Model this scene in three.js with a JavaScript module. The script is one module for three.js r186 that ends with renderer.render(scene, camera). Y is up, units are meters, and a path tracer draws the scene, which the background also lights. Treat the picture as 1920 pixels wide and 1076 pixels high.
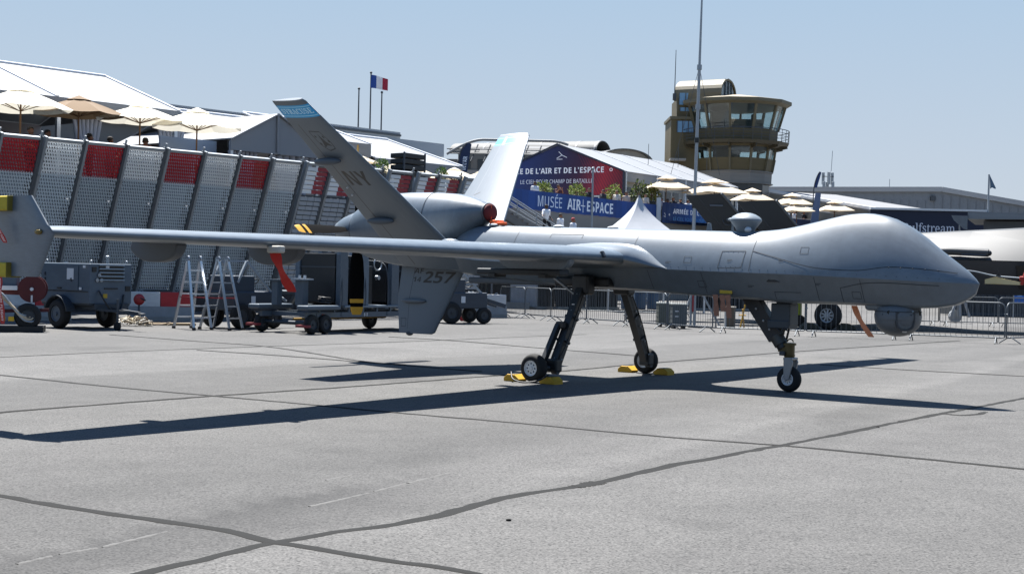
import * as THREE from 'three';
import { mergeGeometries, toCreasedNormals, mergeVertices } from 'three/addons/utils/BufferGeometryUtils.js';
import { RoundedBoxGeometry } from 'three/addons/geometries/RoundedBoxGeometry.js';
import { MarchingCubes } from 'three/addons/objects/MarchingCubes.js';

// ---------------------------------------------------------------- camera, sky, sun, exposure
const scene = new THREE.Scene();
const camera = new THREE.PerspectiveCamera(22.54, 1024 / 573, 0.1, 3000);
camera.position.set(0, 1.6, 0);
camera.rotation.set(-0.00963, 0, 0.0228);
camera.updateMatrixWorld(true);
const renderer = new THREE.WebGLRenderer({ antialias: true });
renderer.setSize(1024, 573);
renderer.toneMapping = THREE.LinearToneMapping;
renderer.toneMappingExposure = 3;
renderer.shadowMap.enabled = true;
const EXPO = 3;
const SUN = new THREE.Vector3(-0.182, 1, -0.417).normalize();
const sun = new THREE.DirectionalLight(new THREE.Color(1, 0.975, 0.935), 5);
sun.position.copy(SUN).multiplyScalar(150).add(new THREE.Vector3(2, 0, -40));
sun.target.position.set(2, 0, -40);
sun.castShadow = true;
Object.assign(sun.shadow.camera, { left: -70, right: 70, top: 70, bottom: -70, near: 1, far: 400 });
sun.shadow.mapSize.set(4096, 4096);
sun.shadow.radius = 1;
scene.add(sun, sun.target);
{
  // a clear summer sky: pale at the horizon, deep blue overhead, a little brighter round the sun
  const W = 1024, H = 512, data = new Float32Array(W * H * 4), lin = (c) => c.map((x) => Math.pow((x / 255 + 0.055) / 1.055, 2.4) / EXPO);
  const stops = [[-90, lin([150, 152, 155])], [-1, lin([198, 208, 220])], [0, lin([206, 213, 220])], [5, lin([194, 209, 225])], [11, lin([177, 202, 227])], [20, lin([154, 191, 230])], [32, lin([124, 176, 230])], [50, lin([58, 114, 196])], [90, lin([26, 70, 142])]];
  for (let r = 0; r < H; r++) {
    const el = ((r + 0.5) / H - 0.5) * 180, up = el * Math.PI / 180;
    let i = 0; while (i < stops.length - 2 && el > stops[i + 1][0]) i++;
    const t = Math.min(1, Math.max(0, (el - stops[i][0]) / (stops[i + 1][0] - stops[i][0])));
    for (let c = 0; c < W; c++) {
      const az = ((c + 0.5) / W - 0.5) * 2 * Math.PI, dx = Math.cos(az) * Math.cos(up), dz = Math.sin(az) * Math.cos(up), dy = Math.sin(up);
      const cs = Math.max(0, dx * SUN.x + dy * SUN.y + dz * SUN.z), glow = el > -1 ? 0.05 * Math.pow(cs, 8) + 0.3 * Math.pow(cs, 60) : 0, o = (r * W + c) * 4;
      for (let k = 0; k < 3; k++) data[o + k] = stops[i][1][k] * (1 - t) + stops[i + 1][1][k] * t + glow;
      data[o + 3] = 1;
    }
  }
  const sky = new THREE.DataTexture(data, W, H, THREE.RGBAFormat, THREE.FloatType);
  sky.mapping = THREE.EquirectangularReflectionMapping; sky.magFilter = sky.minFilter = THREE.LinearFilter; sky.needsUpdate = true;
  scene.background = sky; scene.environment = sky;
}

// ---------------------------------------------------------------- helpers
const V = (x, y, z) => new THREE.Vector3(x, y, z);
let seed = 7;
const rnd = () => { seed = (seed + 0x6d2b79f5) | 0; let t = Math.imul(seed ^ (seed >>> 15), 1 | seed); t = (t + Math.imul(t ^ (t >>> 7), 61 | t)) ^ t; return ((t ^ (t >>> 14)) >>> 0) / 4294967296; };
const rr = (a, b) => a + (b - a) * rnd();
const F = 2700;                                              // focal length in pixels of a 1920-wide picture
const ray = (u, v) => V((u - 960) / F, -(v - 538) / F, -1).applyQuaternion(camera.quaternion);
const at = (u, v, d) => { const r = ray(u, v); return camera.position.clone().addScaledVector(r, d / -r.z); };   // the real point d metres ahead
const gnd = (u, v, y = 0) => { const r = ray(u, v); return camera.position.clone().addScaledVector(r, (y - 1.6) / r.y); };
const taken = {};
const numbered = (n) => { taken[n] = (taken[n] ?? -1) + 1; return taken[n] ? n + '_' + String(taken[n]).padStart(3, '0') : n; };
function tag(o, label, category, group, kind) {
  if (label) o.userData.label = label;
  if (category) o.userData.category = category;
  if (group) o.userData.group = group;
  if (kind) o.userData.kind = kind;
  return o;
}
function thing(name, label, category, p = V(0, 0, 0), turn = 0, group) {
  const o = new THREE.Group(); o.name = numbered(name); o.position.copy(p); o.rotation.y = turn; scene.add(o);
  return tag(o, label, category, group);
}
function geoClean(g) {
  g = g.index ? g.toNonIndexed() : g;
  for (const k of Object.keys(g.attributes)) if (!['position', 'normal', 'uv', 'color'].includes(k)) g.deleteAttribute(k);
  if (!g.attributes.normal) g.computeVertexNormals();
  if (!g.attributes.uv) g.setAttribute('uv', new THREE.BufferAttribute(new Float32Array(g.attributes.position.count * 2), 2));
  return g;
}
const merge = (l) => (l = l.flat(9), l.length === 1 ? l[0] : mergeGeometries(l.map(geoClean)));
function mesh(name, geo, mat, parent = scene) {
  const m = new THREE.Mesh(Array.isArray(geo) ? merge(geo) : geo, mat);
  m.name = parent === scene ? numbered(name) : name; m.castShadow = m.receiveShadow = true; parent.add(m); return m;
}
const box = (w, h, d, x = 0, y = 0, z = 0, rx = 0, ry = 0, rz = 0) => new THREE.BoxGeometry(w, h, d).applyMatrix4(new THREE.Matrix4().makeRotationFromEuler(new THREE.Euler(rx, ry, rz)).setPosition(x, y, z));
const rbox = (w, h, d, r, x = 0, y = 0, z = 0, rx = 0, ry = 0, rz = 0) => new RoundedBoxGeometry(w, h, d, 2, r).applyMatrix4(new THREE.Matrix4().makeRotationFromEuler(new THREE.Euler(rx, ry, rz)).setPosition(x, y, z));
const cyl = (r0, r1, h, n = 16, x = 0, y = 0, z = 0, rx = 0, ry = 0, rz = 0) => new THREE.CylinderGeometry(r1, r0, h, n).applyMatrix4(new THREE.Matrix4().makeRotationFromEuler(new THREE.Euler(rx, ry, rz)).setPosition(x, y, z));
const sph = (r, x = 0, y = 0, z = 0, sx = 1, sy = 1, sz = 1, n = 20) => new THREE.SphereGeometry(r, n, Math.ceil(n * 0.7)).scale(sx, sy, sz).translate(x, y, z);
function rod(p, q, r, n = 8, r1 = r) {                        // round bar between two points
  const d = q.clone().sub(p), g = new THREE.CylinderGeometry(r1, r, d.length(), n);
  return g.applyQuaternion(new THREE.Quaternion().setFromUnitVectors(V(0, 1, 0), d.clone().normalize())).translate((p.x + q.x) / 2, (p.y + q.y) / 2, (p.z + q.z) / 2);
}
function beam(p, q, w, h, up = V(0, 1, 0)) {                  // rectangular bar between two points; h along up
  const d = q.clone().sub(p), z = d.clone().normalize(), x = up.clone().cross(z).normalize(), y = z.clone().cross(x);
  return new THREE.BoxGeometry(w, h, d.length()).applyMatrix4(new THREE.Matrix4().makeBasis(x, y, z).setPosition((p.x + q.x) / 2, (p.y + q.y) / 2, (p.z + q.z) / 2));
}
const tube = (pts, r, n = 24, m = 7, closed = false) => new THREE.TubeGeometry(new THREE.CatmullRomCurve3(pts, closed, 'centripetal'), n, r, m, closed);
const lathe = (pts, n = 24) => new THREE.LatheGeometry(pts.map(([r, y]) => new THREE.Vector2(r, y)), n);
const shape = (pts) => new THREE.Shape(pts.map(([x, y]) => new THREE.Vector2(x, y)));
const ext = (pts, depth, bevel = 0) => new THREE.ExtrudeGeometry(pts instanceof THREE.Shape ? pts : shape(pts), { depth, bevelEnabled: bevel > 0, bevelSize: bevel, bevelThickness: bevel, bevelSegments: 2 });
function loft(rings, { caps = true, vs, crease } = {}) {      // rings: equal-length closed loops of points
  const n = rings[0].length, P = [], U = [], I = [], us = [0];
  const mid = rings.map((r) => r.reduce((s, p) => s.add(p), V()).divideScalar(n)); for (let i = 1; i < rings.length; i++) us.push(us[i - 1] + mid[i].distanceTo(mid[i - 1])); us.forEach((x, i) => us[i] = x / us.at(-1));
  rings.forEach((r, i) => { for (let j = 0; j <= n; j++) { const p = r[j % n]; P.push(p.x, p.y, p.z); U.push(us[i], vs ? vs[j] : j / n); } });
  for (let i = 0; i < rings.length - 1; i++) for (let j = 0; j < n; j++) { const a = i * (n + 1) + j, b = a + n + 1; I.push(a, b, a + 1, b, b + 1, a + 1); }
  let g = new THREE.BufferGeometry();
  g.setAttribute('position', new THREE.Float32BufferAttribute(P, 3)); g.setAttribute('uv', new THREE.Float32BufferAttribute(U, 2)); g.setIndex(I);
  if (crease) g = toCreasedNormals(g, crease); else {
    g.computeVertexNormals();
    const N = g.attributes.normal;                            // join the normals along the seam
    rings.forEach((r, i) => { const a = i * (n + 1), b = a + n, m = V().fromBufferAttribute(N, a).add(V().fromBufferAttribute(N, b)).normalize(); if (vs) return; N.setXYZ(a, m.x, m.y, m.z); N.setXYZ(b, m.x, m.y, m.z); });
  }
  if (!caps) return g;
  const cap = (r, flip) => {
    const c = r.reduce((s, p) => s.add(p), V()).divideScalar(n), q = [], uu = [];
    for (let j = 0; j < n; j++) { const a = r[j], b = r[(j + 1) % n]; for (const p of flip ? [c, b, a] : [c, a, b]) { q.push(p.x, p.y, p.z); uu.push(0, 0); } }
    const k = new THREE.BufferGeometry(); k.setAttribute('position', new THREE.Float32BufferAttribute(q, 3)); k.setAttribute('uv', new THREE.Float32BufferAttribute(uu, 2)); k.computeVertexNormals(); return k;
  };
  return merge([g, cap(rings[0], false), cap(rings.at(-1), true)]);
}
function foil(sections, t = 0.15, N = 14, camber = 0.02, caps = true) {   // sections: {le, chord, dir (towards the trailing edge), th (thickness direction), t}
  const up = [], vs = [];
  for (let k = 0; k <= N; k++) { const x = 0.5 * (1 + Math.cos(Math.PI * k / N)); up.push([x, 1]); vs.push(0.5 * (1 - x)); }
  for (let k = 1; k < N; k++) { const x = 0.5 * (1 - Math.cos(Math.PI * k / N)); up.push([x, -1]); vs.push(0.5 + 0.5 * x); }
  vs.push(1);
  const th = (x, tt) => 5 * tt * (0.2969 * Math.sqrt(x) - 0.126 * x - 0.3516 * x * x + 0.2843 * x ** 3 - 0.1015 * x ** 4);
  return loft(sections.map((s) => up.map(([x, g]) => s.le.clone().addScaledVector(s.dir, x * s.chord).addScaledVector(s.th, s.chord * (g * (th(x, s.t ?? t) + 0.0015) + camber * 4 * x * (1 - x))))), { vs, caps });
}
const quad = (a, b, c, d) => {                                // a flat panel a-b-c-d, uv from a (0,0) to c (1,1)
  const g = new THREE.BufferGeometry();
  g.setAttribute('position', new THREE.Float32BufferAttribute([a, b, c, a, c, d].flatMap((p) => [p.x, p.y, p.z]), 3));
  g.setAttribute('uv', new THREE.Float32BufferAttribute([0, 0, 1, 0, 1, 1, 0, 0, 1, 1, 0, 1], 2)); g.computeVertexNormals(); return g;
};
function slab(pts, thick) {                                   // polygon of 3-D points (roughly flat) given a thickness vector
  const n = pts.length, q = pts.map((p) => p.clone().add(thick)), P = [], put = (...l) => l.forEach((p) => P.push(p.x, p.y, p.z));
  for (let i = 1; i < n - 1; i++) { put(pts[0], pts[i + 1], pts[i]); put(q[0], q[i], q[i + 1]); }
  for (let i = 0; i < n; i++) { const j = (i + 1) % n; put(pts[i], pts[j], q[j]); put(pts[i], q[j], q[i]); }
  const g = new THREE.BufferGeometry(); g.setAttribute('position', new THREE.Float32BufferAttribute(P, 3)); g.computeVertexNormals(); return geoClean(g);
}
// textures
function canvasTex(w, h, draw) {
  const c = document.createElement('canvas'); c.width = w; c.height = h; draw(c.getContext('2d'), w, h);
  const t = new THREE.CanvasTexture(c); t.colorSpace = THREE.SRGBColorSpace; t.anisotropy = 8; return t;
}
function noiseTex(n, fn, srgb) {                              // square tile, fn(x, y) -> [r, g, b] 0..255
  const d = new Uint8Array(n * n * 4);
  for (let y = 0; y < n; y++) for (let x = 0; x < n; x++) { const p = fn(x, y); d.set([p[0], p[1], p[2], 255], (y * n + x) * 4); }
  const t = new THREE.DataTexture(d, n, n); t.wrapS = t.wrapT = THREE.RepeatWrapping; t.magFilter = THREE.LinearFilter; t.minFilter = THREE.LinearMipmapLinearFilter; t.generateMipmaps = true;
  if (srgb) t.colorSpace = THREE.SRGBColorSpace; t.needsUpdate = true; return t;
}
const hash = (x, y, s = 0) => { let h = Math.imul(x | 0, 374761393) + Math.imul(y | 0, 668265263) + Math.imul(s, 974634777); h = Math.imul(h ^ (h >>> 13), 1274126177); return ((h ^ (h >>> 16)) >>> 0) / 4294967296; };
function vnoise(x, y, per, s = 0) {                           // tileable value noise with period per
  const xi = Math.floor(x), yi = Math.floor(y), m = (a) => ((a % per) + per) % per, f = x - xi, g = y - yi, a = f * f * (3 - 2 * f), b = g * g * (3 - 2 * g), h = (i, j) => hash(m(xi + i), m(yi + j), s);
  return (h(0, 0) * (1 - a) + h(1, 0) * a) * (1 - b) + (h(0, 1) * (1 - a) + h(1, 1) * a) * b;
}
const fbm = (x, y, s = 0) => { let v = 0, a = 0.5; for (let i = 0; i < 4; i++, a *= 0.5) v += a * vnoise(x * 2 ** i, y * 2 ** i, 1e6, s + i); return v / 0.9375; };
// materials
const M = (hex, rough = 0.6, metal = 0, o = {}) => new THREE.MeshStandardMaterial({ color: hex, roughness: rough, metalness: metal, ...o });
const wearTex = noiseTex(256, (x, y) => { const v = 226 + 29 * (0.6 * vnoise(x / 32, y / 32, 8, 3) + 0.25 * vnoise(x / 8, y / 8, 32, 4) + 0.15 * hash(x, y, 5)); return [v, v, v]; }, true);
const worn = (hex, rough, metal = 0, o = {}) => M(hex, rough, metal, { map: wearTex, ...o });
const paintTex = noiseTex(512, (x, y) => { const st = vnoise(x / 6, y / 70, 512, 13), b = vnoise(x / 60, y / 60, 8.5333, 14); let v = 228 + 12 * (vnoise(x / 20, y / 20, 25.6, 15) - 0.5) + 14 * (b - 0.5) + 5 * (st - 0.5) + 8 * (hash(x, y, 16) - 0.5); if (hash(x >> 1, y >> 1, 17) > 0.9975) v -= 40; return [v, v, v]; }, true);
paintTex.repeat.set(6, 3);
const mat = {
  black: M(0x17181a, 0.5), rubber: M(0x191919, 0.85), steel: M(0x8c9196, 0.42, 0.7), galv: worn(0x9aa0a4, 0.5, 0.45), alu: M(0xb9bdc2, 0.38, 0.8), white: M(0xc2c4c6, 0.5), darkGrey: M(0x3a3f45, 0.6),
  red: M(0x8e1f22, 0.6), yellow: M(0xc79c14, 0.55), wood: M(0x6d4c2c, 0.6), navy: M(0x1c2740, 0.6), tent: worn(0x828589, 0.6), streamer: M(0xb3261e, 0.8, 0, { side: THREE.DoubleSide }), orange: M(0xd9622b, 0.8, 0, { side: THREE.DoubleSide }),
  pole: M(0x8f9498, 0.45, 0.3), equipBlue: worn(0x4d5a66, 0.55), equipDark: worn(0x2b3239, 0.6), concrete: worn(0x8d8b87, 0.85), skin: M(0xa06a4c, 0.6), glassDark: M(0x1b242c, 0.08, 0, {}),
};
// ---------------------------------------------------------------- the ground
const HEAD = -0.6388;                                          // the aircraft's heading; paving lanes run across it
const O = V(1.27, 0, -22.45), FWD = V(Math.cos(HEAD), 0, -Math.sin(HEAD)), LAT = V(Math.sin(HEAD), 0, Math.cos(HEAD));
const PL = (x, y, z) => O.clone().addScaledVector(FWD, x).addScaledVector(LAT, z).setY(y);   // aircraft frame -> world
{
  const grain = noiseTex(1024, (x, y) => {
    const g = hash(x, y, 1), s = vnoise(x / 2, y / 2, 512, 2), b = vnoise(x / 64, y / 64, 16, 7);
    let v = 192 + 72 * (s - 0.5) + 60 * (g - 0.5) + 14 * (b - 0.5);
    if (s < 0.2) v -= 40; if (hash(x >> 1, y >> 1, 9) > 0.985) v += 42;
    v = Math.max(40, Math.min(255, v)); return [v, v * 0.992, v * 0.978];
  }, true);
  const bump = noiseTex(512, (x, y) => { const v = 255 * (0.55 * vnoise(x / 3, y / 3, 170, 2) + 0.45 * hash(x, y, 1)); return [v, v, v]; });
  grain.repeat.set(1, 1);
  const m = M(0xffffff, 0.92, 0, { map: grain, bumpMap: bump, bumpScale: 0.004, vertexColors: true });
  const xs = [], zs = [];
  for (let x = -1200; x < -60; x += 190) xs.push(x); for (let x = -60; x < -14; x += 2) xs.push(x); for (let x = -14; x <= 18; x += 0.16) xs.push(x); for (let x = 20; x <= 60; x += 2) xs.push(x); for (let x = 250; x <= 1210; x += 190) xs.push(x);
  for (let z = 60; z > -6; z -= 6) zs.push(z); for (let z = -6; z >= -46; z -= 0.16) zs.push(z); for (let z = -48; z > -120; z -= 2) zs.push(z); for (let z = -130; z > -1400; z -= 250) zs.push(z);
  const STAINS = [[1580, 672, 0.9, 0.5, 0.2], [1450, 668, 0.4, 0.3, 0.15], [640, 845, 0.5, 0.28, 0.14], [1130, 815, 0.35, 0.3, 0.16], [820, 960, 0.3, 0.2, 0.14], [1290, 980, 0.45, 0.25, 0.12], [330, 800, 0.4, 0.3, 0.12], [1700, 850, 0.5, 0.25, 0.12], [180, 1010, 0.3, 0.2, 0.14], [1040, 735, 0.5, 0.4, 0.18], [1500, 745, 0.4, 0.3, 0.18], [700, 655, 1.2, 0.7, 0.14]].map(([u, v, a, b, k]) => { const p = gnd(u, v); return [p.x, p.z, a, b, k]; });
  const P = [], U = [], C = [], I = [], nx = xs.length;
  const lane = [[-60, 0.24], [-9.1, 0.25], [-8.9, 0.27], [-4.7, 0.265], [-4.5, 0.222], [-1.3, 0.215], [-1.1, 0.25], [1.2, 0.24], [2.6, 0.22], [3.6, 0.222], [6.25, 0.226], [6.4, 0.238], [8, 0.235], [14, 0.232], [60, 0.235]];
  for (const z of zs) for (const x of xs) {
    const q = V(x, 0, z).sub(O), a = q.dot(FWD), b = q.dot(LAT);
    const wob = (fbm(b * 0.25, a * 0.1, 11) - 0.5) * 1.1, s = a + wob * 0.6; let i = 0; while (i < lane.length - 2 && s > lane[i + 1][0]) i++;
    const t = Math.min(1, Math.max(0, (s - lane[i][0]) / (lane[i + 1][0] - lane[i][0])));
    let v = 0.232 + 1.7 * (lane[i][1] * (1 - t) + lane[i + 1][1] * t - 0.232);
    const e = a - (6.2 - 0.135 * (10.5 - b)) + wob * 0.5, band = e < 0 ? Math.max(0, 1 + e / 1.5) : 0, edge = Math.min(1, Math.max(0, -e / 0.12));   // a paler strip of newer asphalt with one clean edge
    if (a > 2.2 && a < 6.3) v *= 1 + 0.46 * band * edge + (e > 0 ? 0.06 : 0) - (b > 9.5 && e > -1.2 ? 0.5 * Math.min(1, (b - 9.5) / 2) * edge : 0);
    if (a > 6.3 && b > 8) v *= 1 + 0.1 * Math.min(1, (b - 8) / 3);
    v *= 1 + 0.34 * (fbm(a * 0.5, b * 0.12, 21) - 0.5) + 0.22 * (fbm(a * 1.7, b * 0.5, 31) - 0.5) + 0.3 * (fbm(x * 0.16, z * 0.16, 41) - 0.5) + 0.1 * (fbm(a * 5, b * 2.2, 51) - 0.5);
    const st = fbm(a * 0.8 + 9, b * 0.35, 61); if (st > 0.7) v *= 1 - Math.min(0.22, (st - 0.7) * 2.2);
    for (const [su, sv, rx, rz, k] of STAINS) { const dx = x - su, dz = z - sv; if (Math.abs(dx) < 2 && Math.abs(dz) < 2) { const q = Math.hypot((dx * FWD.x + dz * FWD.z) / rx, (dx * LAT.x + dz * LAT.z) / rz) + (fbm(x * 3.1, z * 3.1, 81) - 0.5) * 1.1; if (q < 1) v *= 1 - k * Math.min(1, (1 - q) * 2.2); } }
    v *= 0.52; P.push(x, 0, z); U.push(x / 5.3, z / 5.3); C.push(v * 1.005, v * 0.99, v * 0.972);
  }
  for (let r = 0; r < zs.length - 1; r++) for (let c = 0; c < nx - 1; c++) { const a = r * nx + c; I.push(a, a + 1, a + nx, a + 1, a + nx + 1, a + nx); }
  const g = new THREE.BufferGeometry(); g.setAttribute('position', new THREE.Float32BufferAttribute(P, 3)); g.setAttribute('uv', new THREE.Float32BufferAttribute(U, 2)); g.setAttribute('color', new THREE.Float32BufferAttribute(C, 3)); g.setIndex(I); g.computeVertexNormals();
  const ground = tag(mesh('ground', g, m), 'pale weathered asphalt apron with dark tar seams under the drone', 'ground', null, 'structure');
  bump.repeat.set(2, 2);
  const tar = new THREE.MeshPhysicalMaterial({ color: 0x1f1f1e, roughness: 0.9, specularIntensity: 0.4 }), chalk = M(0x545351, 0.9);
  const ribbon = (pix, w0, mtl, name, y = 0.004, jit = 0.35) => {
    const pts = new THREE.CatmullRomCurve3(pix.map(([u, v]) => gnd(u, v)), false, 'centripetal'), L = pts.getLength(), n = Math.max(20, Math.min(260, Math.round(L / 0.16))), Q = pts.getSpacedPoints(n), p = [], ix = [], uv = [];
    Q.forEach((c, i) => {
      const d = Q[Math.min(n, i + 1)].clone().sub(Q[Math.max(0, i - 1)]).normalize(), s = V(-d.z, 0, d.x), w = w0 * 1.02 * (1 + jit * (rnd() - 0.5) + 0.9 * (fbm(i * 0.11, w0 * 99, 71) - 0.5)), o = (rnd() - 0.5) * w0 * 0.35;
      for (const [q, yy] of [[w / 2 + 0.006, -0.001], [w / 2, y], [-w / 2, y], [-w / 2 - 0.006, -0.001]]) { const e = c.clone().addScaledVector(s, q + o); p.push(e.x, yy, e.z); uv.push(i * 0.1, 0); }
      if (i) for (let m = 0; m < 3; m++) { const k = i * 4 + m; ix.push(k - 4, k, k - 3, k - 3, k, k + 1); }
    });
    const q = new THREE.BufferGeometry(); q.setAttribute('position', new THREE.Float32BufferAttribute(p, 3)); q.setAttribute('uv', new THREE.Float32BufferAttribute(uv, 2)); q.setIndex(ix); q.computeVertexNormals();
    mesh(name, q, mtl, ground);
  };
  ribbon([[215, 1090], [265, 1076], [400, 1045], [500, 1020], [545, 1012], [610, 1001], [715, 987], [850, 960], [960, 930], [1055, 917], [1110, 907], [1240, 877], [1360, 855], [1465, 835], [1560, 817], [1660, 797], [1770, 775], [1920, 747], [2050, 720]], 0.088, tar, 'tar_seam');
  ribbon([[1080, 914], [1102, 909], [1125, 905]], 0.12, tar, 'tar_seam', 0.005);
  ribbon([[-60, 922], [0, 931], [120, 951], [220, 966], [320, 981], [425, 995], [500, 1015], [545, 1022], [635, 1037], [750, 1055], [850, 1068], [930, 1086]], 0.078, tar, 'tar_seam', 0.006);
  ribbon([[-60, 699], [0, 704], [200, 725], [400, 743], [580, 759], [750, 775], [960, 793], [1240, 819], [1465, 836], [1525, 841], [1660, 854], [1920, 880], [2000, 888]], 0.06, tar, 'tar_seam', 0.007);
  ribbon([[-50, 779], [0, 774], [200, 758], [400, 743], [650, 726], [900, 707], [1070, 695], [1175, 685], [1310, 674], [1460, 662], [1710, 645], [1800, 639]], 0.07, tar, 'tar_seam', 0.008);
  ribbon([[-40, 672], [0, 670], [240, 659], [490, 650], [700, 643], [950, 633], [1100, 627]], 0.085, tar, 'tar_seam');
  ribbon([[205, 628], [350, 639], [495, 650], [700, 680], [760, 684]], 0.06, tar, 'tar_seam', 0.009);
  ribbon([[370, 657], [520, 667], [700, 681], [900, 697]], 0.06, tar, 'tar_seam', 0.010);
  ribbon([[1540, 684], [1700, 694], [1920, 706], [2000, 711]], 0.06, tar, 'tar_seam', 0.009);
  ribbon([[730, 632], [860, 640], [1000, 652], [1200, 668]], 0.06, tar, 'tar_seam', 0.011);
  ribbon([[1770, 776], [1800, 779], [1835, 777], [1848, 773]], 0.06, tar, 'tar_seam', 0.006, 0.2);
  for (const [a, b, c, d] of [[30, 1058, 95, 1043], [110, 1040, 180, 1028], [190, 1026, 312, 997], [580, 950, 690, 925], [700, 922, 760, 907], [765, 906, 842, 887], [610, 901, 660, 891]]) ribbon([[a, b], [(a + b * 0 + c) / 2, (b + d) / 2], [c, d]], 0.016, chalk, 'faded_paint_line', 0.004, 1.6);
  for (let i = 0; i < 2; i++) { const u = rr(40, 1880), v = rr(700, 1060), p = gnd(u, v); mesh('pebble', sph(rr(0.006, 0.014), p.x, 0.006, p.z, 1.4, 0.7, 1, 6), tar, ground); }
}
// ---------------------------------------------------------------- the drone
const paintGrey = new THREE.MeshPhysicalMaterial({ color: new THREE.Color(0.128, 0.16, 0.192), roughness: 0.42, map: paintTex, clearcoat: 0.35, clearcoatRoughness: 0.3 });
const paintDark = M(0x474c52, 0.55), seamMat = M(0x2e343b, 0.7);
const drone = thing('military_drone', 'large grey unmanned aircraft with long wings and V tail parked on the apron', 'drone', O, HEAD);
// stations: x, top, chine, bottom, half width, roundness
const ST = [[6.045, 1.606, 1.596, 1.584, 0.012, 0.9], [6.003, 1.66, 1.597, 1.46, 0.06, 0.92], [5.908, 1.755, 1.6, 1.385, 0.13, 0.95], [5.761, 1.865, 1.603, 1.31, 0.2, 0.98], [5.551, 2.02, 1.61, 1.268, 0.29, 1], [5.341, 2.19, 1.615, 1.255, 0.365, 1], [5.131, 2.335, 1.62, 1.25, 0.425, 1], [4.899, 2.45, 1.63, 1.255, 0.475, 1], [4.574, 2.525, 1.64, 1.265, 0.52, 1], [4.26, 2.52, 1.65, 1.268, 0.545, 0.98], [3.95, 2.462, 1.66, 1.268, 0.555, 0.96], [3.63, 2.39, 1.668, 1.266, 0.56, 0.92], [3.3, 2.325, 1.675, 1.275, 0.56, 0.88], [2.97, 2.29, 1.68, 1.292, 0.56, 0.84], [2.63, 2.28, 1.685, 1.305, 0.56, 0.8], [1.75, 2.297, 1.705, 1.34, 0.56, 0.78], [0.82, 2.315, 1.725, 1.38, 0.56, 0.78], [-0.15, 2.335, 1.745, 1.4, 0.55, 0.78], [-1.18, 2.355, 1.77, 1.475, 0.535, 0.78], [-2.0, 2.37, 1.8, 1.53, 0.51, 0.8], [-2.3, 2.355, 1.82, 1.56, 0.49, 0.84], [-2.48, 2.31, 1.83, 1.585, 0.465, 0.88], [-2.6, 2.23, 1.84, 1.6, 0.43, 0.92], [-2.7, 2.13, 1.86, 1.61, 0.385, 0.95], [-3.2, 2.1, 1.9, 1.64, 0.36, 1], [-4.0, 2.15, 1.96, 1.695, 0.32, 1], [-4.7, 2.24, 2.02, 1.83, 0.27, 1], [-4.9, 2.28, 2.08, 1.9, 0.22, 1]];
const LOW = [[1, 0], [0.88, 0.25], [0.76, 0.5], [0.65, 0.74], [0.565, 0.9], [0.46, 0.98], [0.26, 1]];
const stat = (x) => { let i = 0; while (i < ST.length - 2 && x < ST[i + 1][0]) i++; const a = ST[i], b = ST[i + 1], t = Math.min(1, Math.max(0, (x - a[0]) / (b[0] - a[0]))); return a.map((v, k) => v + (b[k] - v) * t); };
const TILT = 0.3;
function fusZ(x, y) {                                          // half width of the fuselage at height y
  const [, T, C, B, w, p] = stat(x);
  if (y >= C) { const yy = Math.min(1, (y - C) / (T - C)), c = Math.pow(yy, 1 / p); return w * Math.pow(Math.sqrt(Math.max(0, 1 - c * c)), p) * (1 - TILT * yy); }
  const h = (C - y) / (C - B); let i = 0; while (i < LOW.length - 2 && h > LOW[i + 1][1]) i++;
  return w * (LOW[i][0] + (LOW[i + 1][0] - LOW[i][0]) * Math.min(1, (h - LOW[i][1]) / (LOW[i + 1][1] - LOW[i][1])));
}
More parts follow.
